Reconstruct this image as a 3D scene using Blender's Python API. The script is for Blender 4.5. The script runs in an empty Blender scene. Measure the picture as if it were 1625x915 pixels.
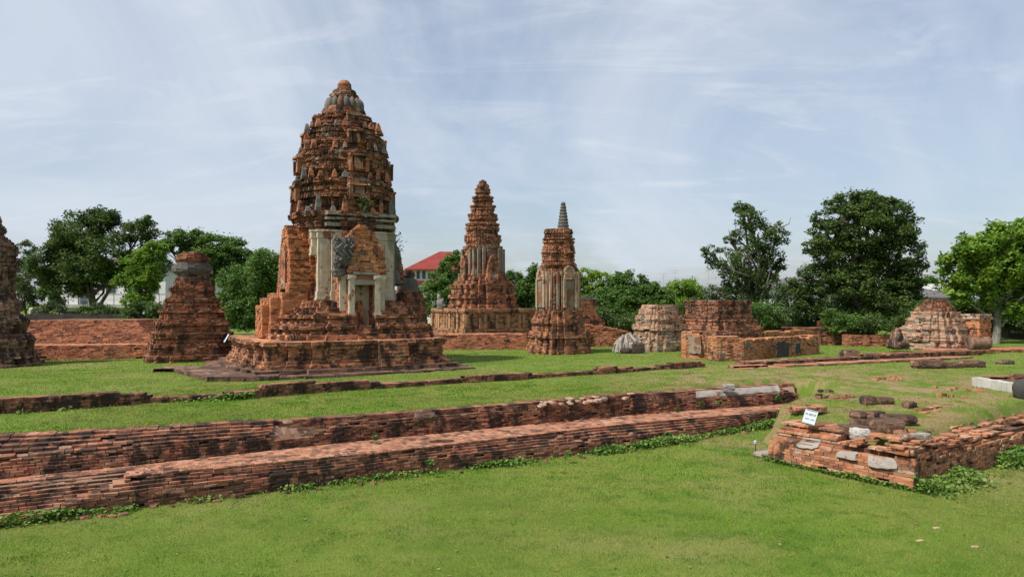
import bpy, math, random
import numpy as np
R = math.radians
random.seed(7)
SC = bpy.context.scene
COL = SC.collection
# ------------------------------------------------------------------ camera
F = 1170.0; PW, PH = 1625.0, 915.0; HZ = 480.0; CH = 3.3
PITCH = math.atan((HZ - PH / 2) / F)
cam = bpy.data.cameras.new("camera"); camo = bpy.data.objects.new("camera", cam); COL.objects.link(camo)
cam.sensor_width = 36; cam.lens = 36 * F / PW; cam.clip_start = 0.1; cam.clip_end = 4000
camo.location = (0, 0, CH); camo.rotation_euler = (R(90) + PITCH, 0, 0)
SC.camera = camo
# ------------------------------------------------------------------ light
SUN_EL = R(54); SUN_H = (-0.84, -0.54)
n_ = math.hypot(*SUN_H); SUN_H = (SUN_H[0] / n_, SUN_H[1] / n_)
sun = bpy.data.lights.new("sun", 'SUN'); suno = bpy.data.objects.new("sun", sun); COL.objects.link(suno)
sun.energy = 3.3; sun.angle = R(3); sun.color = (1.0, 0.95, 0.88)
from mathutils import Vector
sd = Vector((SUN_H[0] * math.cos(SUN_EL), SUN_H[1] * math.cos(SUN_EL), math.sin(SUN_EL)))
suno.rotation_euler = sd.to_track_quat('Z', 'Y').to_euler(); suno.location = (-30, -20, 60)
W = bpy.data.worlds.new("World"); SC.world = W; W.use_nodes = True
nt = W.node_tree; nt.nodes.clear()
def nd(t, typ, **kw):
    n = t.nodes.new(typ)
    for k, v in kw.items(): setattr(n, k, v)
    return n
out = nd(nt, 'ShaderNodeOutputWorld'); bg = nd(nt, 'ShaderNodeBackground')
sky = nd(nt, 'ShaderNodeTexSky', sky_type='NISHITA', sun_disc=False)
sky.sun_elevation = SUN_EL; sky.sun_rotation = math.atan2(SUN_H[0], SUN_H[1])
sky.air_density = 1.0; sky.dust_density = 2.0; sky.ozone_density = 1.5
bg.inputs['Strength'].default_value = 0.083
tc = nd(nt, 'ShaderNodeTexCoord')
sep = nd(nt, 'ShaderNodeSeparateXYZ'); nt.links.new(tc.outputs['Generated'], sep.inputs[0])
zc = nd(nt, 'ShaderNodeMath', operation='ADD'); zc.inputs[1].default_value = 0.3
zm = nd(nt, 'ShaderNodeMath', operation='MAXIMUM'); zm.inputs[1].default_value = 0.02
nt.links.new(sep.outputs['Z'], zm.inputs[0]); nt.links.new(zm.outputs[0], zc.inputs[0])
dv = nd(nt, 'ShaderNodeVectorMath', operation='DIVIDE'); cmb = nd(nt, 'ShaderNodeCombineXYZ')
for i in range(3): nt.links.new(zc.outputs[0], cmb.inputs[i])
nt.links.new(tc.outputs['Generated'], dv.inputs[0]); nt.links.new(cmb.outputs[0], dv.inputs[1])
def wnoise(scale, detail, rough, sc, dist, rot=0.0, loc=(0, 0, 0)):
    mp = nd(nt, 'ShaderNodeMapping'); mp.inputs['Scale'].default_value = sc; mp.inputs['Rotation'].default_value = (0, 0, rot)
    mp.inputs['Location'].default_value = loc
    n = nd(nt, 'ShaderNodeTexNoise'); n.inputs['Scale'].default_value = scale; n.inputs['Detail'].default_value = detail
    n.inputs['Roughness'].default_value = rough; n.inputs['Distortion'].default_value = dist
    nt.links.new(dv.outputs[0], mp.inputs[0]); nt.links.new(mp.outputs[0], n.inputs['Vector'])
    return n
def wramp(src, a, b, va, vb):
    m = nd(nt, 'ShaderNodeMapRange', interpolation_type='SMOOTHSTEP'); m.inputs[1].default_value = a; m.inputs[2].default_value = b
    m.inputs[3].default_value = va; m.inputs[4].default_value = vb
    nt.links.new(src, m.inputs[0]); return m
c1 = wramp(wnoise(1.1, 8, .58, (1, .7, .3), .8, .45).outputs[0], .34, .70, 0, 1)
c2 = wramp(wnoise(2.2, 10, .64, (.6, 2.0, .3), 1.6, -.35, (3, 1, 0)).outputs[0], .48, .76, 0, .5)
ad = nd(nt, 'ShaderNodeMath', operation='ADD', use_clamp=True)
nt.links.new(c1.outputs[0], ad.inputs[0]); nt.links.new(c2.outputs[0], ad.inputs[1])
cf = nd(nt, 'ShaderNodeMapRange'); cf.inputs[3].default_value = .28; cf.inputs[4].default_value = .90
nt.links.new(ad.outputs[0], cf.inputs[0])
mx = nd(nt, 'ShaderNodeMixRGB'); mx.inputs[2].default_value = (4.95, 5.4, 6.1, 1)
# thin high cloud veil over the blue of the sky
nt.links.new(cf.outputs[0], mx.inputs[0]); nt.links.new(sky.outputs[0], mx.inputs[1])
nt.links.new(mx.outputs[0], bg.inputs[0]); nt.links.new(bg.outputs[0], out.inputs[0])
SC.view_settings.view_transform = 'Standard'; SC.view_settings.look = 'None'
SC.view_settings.gamma = 1; SC.view_settings.exposure = 0.75
SC.render.engine = 'CYCLES'
SC.cycles.max_bounces = 6; SC.cycles.diffuse_bounces = 3; SC.cycles.transparent_max_bounces = 6

# ------------------------------------------------------------------ helpers
CP, SP = math.cos(PITCH), math.sin(PITCH)
def ray(px, py):
    dx = (px - PW / 2) / F; dz = (PH / 2 - py) / F
    return dx, CP - dz * SP, SP + dz * CP
def G(px, py, z=0.0):
    r = ray(px, py); t = (z - CH) / r[2]
    return (r[0] * t, r[1] * t)
def D(px, py, d):
    r = ray(px, py); t = d / r[1]
    return (r[0] * t, d, CH + r[2] * t)
def X_(px, d): return D(px, HZ, d)[0]
def Z_(py, d): return D(PW / 2, py, d)[2]

def vn(p, seed=0):
    p = np.asarray(p, float); i = np.floor(p).astype(np.int64); f = p - i; f = f * f * (3 - 2 * f)
    def h(a, b, c):
        n = (a * 374761393 + b * 668265263 + c * 1440662683 + seed * 974634741) & 0xffffffff
        n = ((n ^ (n >> 13)) * 1274126177) & 0xffffffff
        n = ((n ^ (n >> 16)) * 2246822519) & 0xffffffff
        return ((n ^ (n >> 15)) & 0xffff) / 65535.0
    r = 0
    for a in (0, 1):
        wa = f[..., 0] if a else 1 - f[..., 0]
        for b in (0, 1):
            wb = f[..., 1] if b else 1 - f[..., 1]
            for c in (0, 1):
                wc = f[..., 2] if c else 1 - f[..., 2]
                r = r + wa * wb * wc * h(i[..., 0] + a, i[..., 1] + b, i[..., 2] + c)
    return r
def fbm(p, seed=0, o=3):
    p = np.asarray(p, float); r = 0; a = .5; s = 0
    for k in range(o):
        r = r + a * vn(p * (2 ** k), seed + k * 17); s += a; a *= .5
    return r / s

def tag(o, label=None, cat=None, group=None, kind=None):
    if label: o['label'] = label
    if cat: o['category'] = cat
    if group: o['group'] = group
    if kind: o['kind'] = kind
    return o
def thing(name, loc, label, cat, group=None):
    o = bpy.data.objects.new(name, None); COL.objects.link(o); o.location = loc
    o.empty_display_size = .3
    return tag(o, label, cat, group)

class MB:
    """collects bricks, prisms and boxes, and links them as one mesh object"""
    def __init__(s, seed=1):
        s.v = []; s.f = []; s.m = []; s.n = 0; s.rng = np.random.default_rng(abs(int(seed))); s.seed = seed; s.sm = False
    def add(s, v, f, mi=0):
        v = np.asarray(v, float).reshape(-1, 3)
        s.v.append(v); s.f += [tuple(int(i) + s.n for i in q) for q in f]; s.m += [mi] * len(f); s.n += len(v)
    def addq(s, v, q, mi=0):
        s.v.append(v); s.f += (q + s.n).tolist(); s.m += [mi] * len(q); s.n += len(v)
    def build(s, name, mats, parent=None, origin=(0, 0, 0), smooth=False):
        me = bpy.data.meshes.new(name)
        v = np.concatenate(s.v) - np.array(origin)
        me.from_pydata(v.tolist(), [], s.f)
        if not isinstance(mats, (list, tuple)): mats = [mats]
        for m in mats: me.materials.append(m)
        me.polygons.foreach_set('material_index', np.minimum(np.array(s.m, dtype=np.int32), len(mats) - 1))
        if smooth: me.polygons.foreach_set('use_smooth', np.ones(len(me.polygons), dtype=bool))
        me.update()
        o = bpy.data.objects.new(name, me); COL.objects.link(o)
        if parent: o.parent = parent
        return o
    # -- brickwork
    def run(s, pts, z, h, L=.28, off=0., dep=.25, jit=.012, skip=0., er=.04, odd=0, keep=None, mi=0, gap=.006, zs=None):
        pts = np.asarray(pts, float)
        d = np.diff(pts, axis=0); ln = np.hypot(d[:, 0], d[:, 1]); S = np.concatenate([[0], np.cumsum(ln)]); T = S[-1]
        if T < .03: return
        n = max(1, int(round(T / L))); t = np.linspace(0, T, n + 1)
        if odd and n > 1: t = np.concatenate([[0], (t[:-1] + t[1:]) / 2, [T]])
        if len(t) > 2: t[1:-1] += s.rng.uniform(-.14, .14, len(t) - 2) * L
        a = t[:-1] + gap * (np.arange(len(t) - 1) > 0); b = t[1:] - gap * (np.arange(len(t) - 1) < len(t) - 2)
        ip = lambda q: np.stack([np.interp(q, S, pts[:, 0]), np.interp(q, S, pts[:, 1])], 1)
        pa, pb = ip(a), ip(b); tg = pb - pa; l = np.hypot(tg[:, 0], tg[:, 1])[:, None] + 1e-9; tg = tg / l
        nr = np.stack([tg[:, 1], -tg[:, 0]], 1); N = len(a)
        if zs is not None: zb = z + np.interp((a + b) / 2, S, zs)
        else: zb = np.full(N, z, float)
        mid = np.concatenate([(pa + pb) / 2, zb[:, None]], 1)
        e = off + er * (2 * fbm(mid * (1.1, 1.1, 2.2), s.seed, 2) - 1.15) + s.rng.uniform(-jit, jit, N)
        kp = s.rng.random(N) >= skip * (0.3 + 1.4 * vn(mid * 1.3, s.seed + 5))
        if keep is not None: kp &= keep(mid)
        hh = h - max(gap * 1.4, h * .11)
        V = np.zeros((N, 8, 3)); k = 0
        for zz in (0, 1):
            for (p, ins) in ((pa, 0), (pb, 0), (pb, 1), (pa, 1)):
                xy = p + nr * (e - ins * dep)[:, None]
                V[:, k, :2] = xy; V[:, k, 2] = zb + zz * hh; k += 1
        V += s.rng.uniform(-1, 1, V.shape) * np.array([jit * .6, jit * .6, min(.012, h * .09)])
        V = V[kp]
        if len(V) == 0: return
        q = np.array([[0, 1, 5, 4], [1, 2, 6, 5], [3, 0, 4, 7], [4, 5, 6, 7], [3, 2, 1, 0]])
        Q = (np.arange(len(V))[:, None, None] * 8 + q[None]).reshape(-1, 4)
        s.addq(V.reshape(-1, 3), Q, mi)
    def ring(s, poly, z, h, **kw):
        n = len(poly)
        for i in range(n): s.run([poly[i], poly[(i + 1) % n]], z, h, **kw)
    def prism(s, poly, z0, z1, mi=1, bottom=False):
        n = len(poly); v = [(p[0], p[1], z0) for p in poly] + [(p[0], p[1], z1) for p in poly]
        f = [(i, (i + 1) % n, n + (i + 1) % n, n + i) for i in range(n)] + [tuple(range(n, 2 * n))]
        if bottom: f.append(tuple(range(n - 1, -1, -1)))
        s.add(v, f, mi)
    def stack(s, fn, tf, prof, hc=.1, core=.1, L=.3, cm=1, bricks=True, cj=.035, **kw):
        z0, z1 = prof[0][0], prof[-1][0]; n = max(1, int(round((z1 - z0) / hc))); h = (z1 - z0) / n
        zz = np.array([p[0] for p in prof]); aa = np.array([p[1] for p in prof])
        for k in range(n):
            z = z0 + k * h; a = float(np.interp(z + h / 2, zz, aa)) + s.rng.uniform(-cj, cj)
            s.prism(tf(fn(a - core)), z, z + h - .004, cm)
            if bricks: s.ring(tf(fn(a)), z, h, odd=k % 2, L=L, **kw)
    def box(s, c, sz, rz=0., mi=0, jit=0., taper=1.0):
        x, y, z = sz[0] / 2, sz[1] / 2, sz[2] / 2
        v = np.array([(-x, -y, -z), (x, -y, -z), (x, y, -z), (-x, y, -z), (-x * taper, -y * taper, z), (x * taper, -y * taper, z), (x * taper, y * taper, z), (-x * taper, y * taper, z)])
        if jit: v += s.rng.uniform(-jit, jit, v.shape)
        cs, sn = math.cos(rz), math.sin(rz)
        v = np.stack([v[:, 0] * cs - v[:, 1] * sn, v[:, 0] * sn + v[:, 1] * cs, v[:, 2]], 1) + np.array(c)
        s.add(v, [(0, 3, 2, 1), (4, 5, 6, 7), (0, 1, 5, 4), (1, 2, 6, 5), (2, 3, 7, 6), (3, 0, 4, 7)], mi)
    def tube(s, pts, rad, n=8, mi=0):
        pts = np.asarray(pts, float); m = len(pts); v = []
        for i in range(m):
            t = pts[min(i + 1, m - 1)] - pts[max(i - 1, 0)]; t /= np.linalg.norm(t) + 1e-9
            u = np.cross(t, (0, 0, 1) if abs(t[2]) < .9 else (1, 0, 0)); u /= np.linalg.norm(u); w = np.cross(t, u)
            for k in range(n):
                a = 2 * math.pi * k / n; v.append(pts[i] + rad[i] * (math.cos(a) * u + math.sin(a) * w))
        f = [(i * n + k, i * n + (k + 1) % n, (i + 1) * n + (k + 1) % n, (i + 1) * n + k) for i in range(m - 1) for k in range(n)]
        f += [tuple(range(n - 1, -1, -1)), tuple(range((m - 1) * n, m * n))]
        s.add(v, f, mi)
    def lathe(s, c, prof, n=24, mi=0, flute=None, jit=0.):
        v = []
        for (z, r) in prof:
            for k in range(n):
                a = 2 * math.pi * k / n; rr = r * (flute(a, z) if flute else 1) + s.rng.uniform(-jit, jit)
                v.append((c[0] + rr * math.cos(a), c[1] + rr * math.sin(a), c[2] + z))
        m = len(prof)
        f = [(i * n + k, i * n + (k + 1) % n, (i + 1) * n + (k + 1) % n, (i + 1) * n + k) for i in range(m - 1) for k in range(n)]
        f += [tuple(range(n - 1, -1, -1)), tuple(range((m - 1) * n, m * n))]
        s.add(v, f, mi)
    def rock(s, c, sz, rz=0., sq=.5, amp=.12, seed=0, n=9, mi=0, freq=1.6):
        g = np.linspace(-1, 1, n); v = []; f = []
        for ax in range(3):
            for sg in (-1, 1):
                A, B = np.meshgrid(g, g, indexing='ij'); C = np.full_like(A, sg)
                P = [None] * 3; P[ax] = C; P[(ax + 1) % 3] = A * sg; P[(ax + 2) % 3] = B
                b = len(v) * n * n; v.append(np.stack(P, -1).reshape(-1, 3))
                for i in range(n - 1):
                    for j in range(n - 1): f.append((b + i * n + j, b + (i + 1) * n + j, b + (i + 1) * n + j + 1, b + i * n + j + 1))
        v = np.concatenate(v); sp = v / np.linalg.norm(v, axis=1)[:, None]
        p = v * sq + sp * (1 - sq) * 1.15
        dpl = (fbm(sp * freq + seed * 3.7, seed, 3) - .5) * 2 * amp + (fbm(sp * freq * 4 + seed, seed + 3, 2) - .5) * amp
        p = p * (1 + dpl)[:, None] * (np.array(sz) / 2)
        cs, sn = math.cos(rz), math.sin(rz)
        p = np.stack([p[:, 0] * cs - p[:, 1] * sn, p[:, 0] * sn + p[:, 1] * cs, p[:, 2]], 1) + np.array(c)
        s.add(p, f, mi)

# ------------------------------------------------------------------ materials
def newmat(name):
    m = bpy.data.materials.new(name); m.use_nodes = True; t = m.node_tree
    b = t.nodes['Principled BSDF']; b.inputs['Roughness'].default_value = .9
    b.inputs['Specular IOR Level'].default_value = .15
    return m, t, b
def pos(t, sc=(1, 1, 1), off=(0, 0, 0)):
    g = nd(t, 'ShaderNodeNewGeometry'); mp = nd(t, 'ShaderNodeMapping'); mp.inputs['Scale'].default_value = sc; mp.inputs['Location'].default_value = off
    t.links.new(g.outputs['Position'], mp.inputs[0]); return mp.outputs[0]
def noise(t, scale, detail=4, rough=.55, sc=(1, 1, 1), off=(0, 0, 0), dist=0):
    n = nd(t, 'ShaderNodeTexNoise'); n.inputs['Scale'].default_value = scale; n.inputs['Detail'].default_value = detail
    n.inputs['Roughness'].default_value = rough; n.inputs['Distortion'].default_value = dist
    t.links.new(pos(t, sc, off), n.inputs['Vector']); return n.outputs[0]
def mr(t, src, a, b, va=0., vb=1., smooth=True):
    m = nd(t, 'ShaderNodeMapRange'); m.interpolation_type = 'SMOOTHSTEP' if smooth else 'LINEAR'
    for i, x in enumerate((a, b, va, vb)): m.inputs[i + 1].default_value = x
    t.links.new(src, m.inputs[0]); return m.outputs[0]
def mix(t, fac, a, b, typ='MIX'):
    m = nd(t, 'ShaderNodeMixRGB', blend_type=typ)
    for i, x in zip((0, 1, 2), (fac, a, b)):
        if isinstance(x, (int, float)): m.inputs[i].default_value = x
        elif isinstance(x, tuple): m.inputs[i].default_value = x + (1,) if len(x) == 3 else x
        else: t.links.new(x, m.inputs[i])
    return m.outputs[0]
def ramp(t, src, cols):
    r = nd(t, 'ShaderNodeValToRGB'); e = r.color_ramp.elements
    while len(e) < len(cols): e.new(.5)
    for i, c in enumerate(cols):
        e[i].position = c[0]; e[i].color = c[1] + (1,)
    t.links.new(src, r.inputs[0]); return r.outputs[0]
def mul(t, a, b):
    m = nd(t, 'ShaderNodeMath', operation='MULTIPLY')
    for i, x in enumerate((a, b)):
        if isinstance(x, (int, float)): m.inputs[i].default_value = x
        else: t.links.new(x, m.inputs[i])
    return m.outputs[0]
def bump(t, b, src, dist, st=.6):
    n = nd(t, 'ShaderNodeBump'); n.inputs['Strength'].default_value = st; n.inputs['Distance'].default_value = dist
    t.links.new(src, n.inputs['Height']); t.links.new(n.outputs[0], b.inputs['Normal'])
REDS = [(0., (.09, .036, .023)), (.3, (.16, .056, .030)), (.6, (.215, .078, .04)), (.85, (.27, .11, .055)), (1., (.25, .14, .09))]
def brickmat(name, cols=REDS, dark=.5, pale=.25, palecol=(.40, .33, .26), darkcol=(.028, .023, .019), orange=.3, orangecol=(.42, .16, .06), seed=0, ps=1., moss=0.):
    m, t, b = newmat(name); o = (seed * 13.1, seed * 7.7, seed * 3.3)
    g = nd(t, 'ShaderNodeNewGeometry')
    c = ramp(t, g.outputs['Random Per Island'], cols)
    c = mix(t, mr(t, noise(t, .55 * ps, 3, .5, off=o), .45, .75, 0, orange), c, orangecol)
    c = mix(t, 1.0, c, (1.50, 1.50, 1.50), 'MULTIPLY')
    c = mix(t, mr(t, noise(t, 3.2, 7, .72, off=(o[2], 1, 6)), .42, .66, 0, .5), c, (.38, .235, .135))
    c = mix(t, mr(t, noise(t, 9, 4, .6), .4, .75, 0, .3), c, (.12, .06, .04))
    pt_ = .64 - .15 * pale
    c = mix(t, mr(t, noise(t, 1.3 * ps, 7, .7, off=(5 + o[0], o[1], 2), sc=(1, 1, 1.6)), pt_, pt_ + .08, 0, min(.9, .35 + pale * .8)), c, palecol)
    st = noise(t, 2.0 * ps, 7, .66, sc=(1, 1, .4), off=(o[1], 3, o[0]))
    sb = noise(t, 1.3 * ps, 6, .7, sc=(1, 1, 2.2), off=(o[2], 9, o[0]))
    dt_ = .60 - .15 * dark
    c = mix(t, mr(t, st, dt_, dt_ + .09, 0, min(.94, .6 + .4 * dark)), c, darkcol)
    c = mix(t, mr(t, sb, dt_ + .015, dt_ + .1, 0, .45 + .4 * dark), c, (darkcol[0] * 1.6, darkcol[1] * 1.4, darkcol[2] * 1.3))
    g2 = nd(t, 'ShaderNodeMath', operation='FRACT'); t.links.new(mul(t, g.outputs['Random Per Island'], 37.0), g2.inputs[0])
    c = mix(t, mr(t, g2.outputs[0], .72, .95, 0, .3 + .55 * dark), c, (darkcol[0] * 2.2, darkcol[1] * 1.6, darkcol[2] * 1.4))
    if moss: c = mix(t, mr(t, noise(t, 1.7, 5, .7, off=(1, 2, o[0])), .6, .75, 0, moss), c, (.05, .07, .02))
    t.links.new(c, b.inputs['Base Color']); bump(t, b, noise(t, 28, 6, .65), .02, .7)
    return m
def stuccomat(name, base=(.52, .47, .39), dark=.4, brickshow=.1, seed=0, darkcol=(.06, .055, .05)):
    m, t, b = newmat(name); o = (seed * 5.1, seed * 9.7, seed * 2.3)
    c = mix(t, mr(t, noise(t, 2.2, 5, .6, off=o), .3, .7), base, tuple(x * .78 for x in base))
    c = mix(t, mr(t, noise(t, 1.3, 6, .66, sc=(1, 1, .22), off=o), .60 - .16 * dark, .74 - .1 * dark, 0, .45 + .4 * dark), c, darkcol)
    c = mix(t, mr(t, noise(t, 5, 6, .7, sc=(1, 1, .8), off=o), .52, .72, 0, dark), c, tuple(x * 2.2 for x in darkcol))
    if brickshow: c = mix(t, mr(t, noise(t, 1.4, 6, .62, off=(o[0], 4, 4)), .64 - .2 * brickshow, .68 - .18 * brickshow, 0, .95), c, (.19, .085, .05))
    t.links.new(c, b.inputs['Base Color']); bump(t, b, noise(t, 14, 7, .65), .03, .7)
    return m
def plain(name, col, rough=.7, var=.25, scale=3., metallic=0.):
    m, t, b = newmat(name); b.inputs['Roughness'].default_value = rough; b.inputs['Metallic'].default_value = metallic
    c = mix(t, mr(t, noise(t, scale, 5, .6), .3, .7), tuple(x * (1 - var) for x in col), tuple(min(1, x * (1 + var)) for x in col))
    t.links.new(c, b.inputs['Base Color']); return m
def leafmat(name, c0, c1, c2, trans=.25, seed=0):
    m, t, b = newmat(name); g = nd(t, 'ShaderNodeNewGeometry')
    c = ramp(t, g.outputs['Random Per Island'], [(0., c0), (.55, c1), (1., c2)])
    c = mix(t, mr(t, noise(t, .5, 3, .5, off=(seed, 0, 0)), .42, .62, 0, .75), c, c2)
    t.links.new(c, b.inputs['Base Color']); b.inputs['Roughness'].default_value = .55; b.inputs['Specular IOR Level'].default_value = .3
    tr = nd(t, 'ShaderNodeBsdfTranslucent'); t.links.new(c, tr.inputs[0]); ms = nd(t, 'ShaderNodeMixShader'); ms.inputs[0].default_value = trans
    o = t.nodes['Material Output']; t.links.new(b.outputs[0], ms.inputs[1]); t.links.new(tr.outputs[0], ms.inputs[2]); t.links.new(ms.outputs[0], o.inputs[0])
    return m
M = {}
M['mortar'] = brickmat('eroded_core', [(0., (.07, .04, .03)), (1., (.12, .06, .04))], .6, .2, seed=3)
M['wall'] = brickmat('terrace_brick', [(0., (.10, .045, .03)), (.4, (.17, .066, .04)), (.8, (.22, .085, .05)), (1., (.25, .13, .085))], .72, .38, palecol=(.27, .19, .14), orange=.18, orangecol=(.3, .12, .06), seed=1)
M['joint'] = brickmat('lime_joint', [(0., (.13, .085, .06)), (1., (.19, .12, .085))], .55, .4, palecol=(.3, .24, .19), orange=.1, seed=31)
M['tread'] = brickmat('paving_brick', [(0., (.17, .075, .045)), (.5, (.25, .105, .06)), (1., (.3, .15, .1))], .42, .4, orange=.25, orangecol=(.32, .14, .07), seed=2)
M['prang'] = brickmat('prang_brick', dark=.7, pale=.62, palecol=(.33, .295, .255), orange=.12, orangecol=(.34, .13, .055), seed=4)
M['prang_base'] = brickmat('prang_base_brick', [(0., (.13, .05, .03)), (.4, (.26, .10, .05)), (.8, (.36, .16, .08)), (1., (.38, .21, .12))], .68, .4, palecol=(.36, .27, .18), orange=.4, orangecol=(.38, .18, .08), seed=5)
M['porch'] = brickmat('porch_brick', [(0., (.2, .07, .035)), (.5, (.32, .12, .055)), (1., (.42, .18, .08))], .35, .12, orange=.4, seed=6)
M['laterite'] = brickmat('laterite_slab', [(0., (.05, .035, .03)), (.5, (.10, .06, .045)), (1., (.15, .09, .065))], .6, .25, palecol=(.24, .18, .14), orange=.08, seed=7)
M['chedi_red'] = brickmat('chedi_red_brick', dark=.62, pale=.38, palecol=(.3, .23, .17), orange=.2, orangecol=(.34, .13, .06), seed=8)
M['chedi_dark'] = brickmat('chedi_dark_brick', [(0., (.07, .05, .04)), (.5, (.13, .09, .07)), (1., (.22, .12, .08))], .75, .5, palecol=(.25, .22, .18), orange=.15, seed=9)
M['chedi_pale'] = brickmat('chedi_pale_brick', [(0., (.2, .14, .1)), (.5, (.32, .23, .16)), (1., (.4, .22, .14))], .42, .7, palecol=(.42, .36, .28), orange=.25, seed=10)
M['buff'] = brickmat('buff_platform', [(0., (.22, .11, .06)), (.5, (.28, .145, .075)), (1., (.32, .18, .095))], .5, .3, palecol=(.36, .25, .16), orange=.4, orangecol=(.34, .17, .08), seed=11)
M['tower_red'] = brickmat('far_tower_brick', [(0., (.13, .05, .03)), (.5, (.24, .092, .048)), (1., (.32, .15, .08))], .62, .42, palecol=(.33, .27, .21), orange=.3, orangecol=(.38, .16, .07), seed=12)
M['house_orange'] = brickmat('vihara_brick', [(0., (.24, .09, .045)), (.5, (.36, .15, .07)), (1., (.42, .2, .1))], .3, .25, orange=.5, orangecol=(.44, .2, .08), seed=13)
M['mound'] = brickmat('mound_brick', [(0., (.17, .06, .035)), (.5, (.26, .095, .05)), (1., (.33, .13, .07))], .3, .1, orange=.2, seed=14)
M['block'] = brickmat('block_brick', [(0., (.17, .07, .04)), (.45, (.27, .105, .055)), (.8, (.34, .155, .08)), (1., (.33, .21, .145))], .45, .42, palecol=(.45, .36, .28), orange=.35, orangecol=(.38, .155, .06), seed=15)
M['stucco'] = stuccomat('cream_stucco', (.53, .45, .335), .45, .38, 1)
M['stucco_grey'] = stuccomat('grey_stucco', (.29, .27, .235), .62, 0, 2)
M['stucco_worn'] = stuccomat('worn_stucco', (.25, .205, .155), .62, .7, 3)
M['stucco_dark'] = stuccomat('blackened_stucco', (.16, .148, .132), .6, 0, 4)
M['plaster'] = stuccomat('surface_patch', (.31, .28, .24), .4, .2, 5, (.12, .10, .09))
M['plaster_warm'] = stuccomat('warm_plaster', (.30, .245, .18), .5, .75, 15, (.07, .06, .05))
M['whitestone'] = stuccomat('whitewashed_stone', (.50, .48, .43), .35, 0, 6, (.2, .19, .17))
M['darkin'] = plain('painted_cavity_shade', (.07, .05, .04))
M['boulder'] = stuccomat('black_boulder', (.07, .065, .06), .3, 0, 8, (.02, .02, .02))
M['wood'] = stuccomat('weathered_wood', (.36, .315, .265), .5, 0, 9, (.05, .04, .03))
M['bark'] = plain('bark', (.10, .08, .06), .9, .4, 4)
M['palebark'] = plain('pale_bark', (.19, .17, .14), .9, .35, 4)

# ------------------------------------------------------------------ ground
BASE_PX = [(-260, 868, -1.35), (0, 832, -1.35), (250, 801, -1.35), (600, 758, -1.35), (1000, 711, -1.34), (1228, 672, -1.15)]
TF_PX = [(-260, 806), (0, 775), (250, 750), (600, 717), (1000, 671), (1256, 650)]
TB_PX = [(-260, 786), (0, 760), (250, 734), (600, 696), (1000, 658), (1268, 639)]
RT_PX = [(-260, 711), (0, 692), (250, 679), (600, 656), (1000, 626), (1262, 607)]
TZ = -.7
def interp_line(px, z):
    return np.array([G(p[0], p[1], p[2] if len(p) > 2 else z) for p in px])
def resample(P, n=60):
    d = np.hypot(*np.diff(P, axis=0).T); S = np.concatenate([[0], np.cumsum(d)]); q = np.linspace(0, S[-1], n)
    return np.stack([np.interp(q, S, P[:, 0]), np.interp(q, S, P[:, 1])], 1)
BL, TF, TB, RT = interp_line(BASE_PX, 0), interp_line(TF_PX, TZ), interp_line(TB_PX, TZ), interp_line(RT_PX, 0)
BK0, BK1, BK2 = np.array(G(1207, 727, -1.3)), np.array(G(1450, 775, -1.3)), np.array(G(1640, 717, -1.3))
bu = (BK2 - BK1) / np.linalg.norm(BK2 - BK1); bv = (BK0 - BK1) / np.linalg.norm(BK0 - BK1)
BK3 = BK1 + bu * 14
EDGE = np.concatenate([[RT[0] + (-25, -9)], RT + np.array([0, .12]), [[RT[-1][0] + .3, RT[-1][1] - 2.2]], [BK0 + bu * .8 - bv * .1 + np.array([.5, 2.2])], [BK0 + bu * .75 - bv * .5], [BK1 + bu * .6 + bv * .6], [BK3 + bv * .6], [BK3 + bu * 300 + bv * .6]])
POLY = np.concatenate([EDGE, [[900, 900], [-900, 900], [-900, EDGE[0][1] - 200]]])
def seg_dist(P, poly):
    best = np.full(len(P), 1e9)
    for a, b in zip(poly[:-1], poly[1:]):
        ab = b - a; t = np.clip(((P - a) @ ab) / (ab @ ab), 0, 1); d = np.hypot(*(P - a - t[:, None] * ab).T); best = np.minimum(best, d)
    return best
def inside(P, poly):
    r = np.zeros(len(P), bool); n = len(poly)
    for i in range(n):
        a, b = poly[i], poly[(i + 1) % n]
        c = ((a[1] > P[:, 1]) != (b[1] > P[:, 1])) & (P[:, 0] < (b[0] - a[0]) * (P[:, 1] - a[1]) / (b[1] - a[1] + 1e-12) + a[0])
        r ^= c
    return r
def ss(a, b, x):
    t = np.clip((x - a) / (b - a), 0, 1); return t * t * (3 - 2 * t)
def terrain(P):
    P = np.asarray(P, float); sdv = seg_dist(P, EDGE) * np.where(inside(P, POLY), 1, -1)
    low = -1.38 + .2 * ss(2, 11, P[:, 0]) * ss(20, 27, P[:, 1])
    n1 = fbm(np.c_[P * .35, P[:, 0] * 0], 5, 2) - .5; n2 = fbm(np.c_[P * 1.7, P[:, 0] * 0], 8, 2) - .5
    near = np.exp(-((P[:, 0] - 11) ** 2 / 20 + (P[:, 1] - 21) ** 2 / 10))
    up = -.30 * near + .08 * ss(30, 40, P[:, 1])
    # worn, bumpy rise on the right
    bump_ = np.exp(-((P[:, 0] - 12) ** 2 / 18 + (P[:, 1] - 29) ** 2 / 25))
    up = up + .14 * bump_ + bump_ * .35 * n2
    z = low + (up - low) * ss(-.15, .35, sdv)
    far = ss(60, 90, np.hypot(P[:, 0], P[:, 1]))
    return z + (n1 * .06 + n2 * .03) * (1 - far)
xs = np.concatenate([-np.geomspace(2500, 34, 14), np.arange(-32, 40, .33), np.geomspace(42, 2500, 14)])
ys = np.concatenate([-np.geomspace(900, 12, 8), np.arange(-8, 5, 2.), np.arange(5, 62, .33), np.geomspace(64, 3500, 18)])
gx, gy = np.meshgrid(xs, ys, indexing='ij'); P = np.c_[gx.ravel(), gy.ravel()]
zz = terrain(P)
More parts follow.
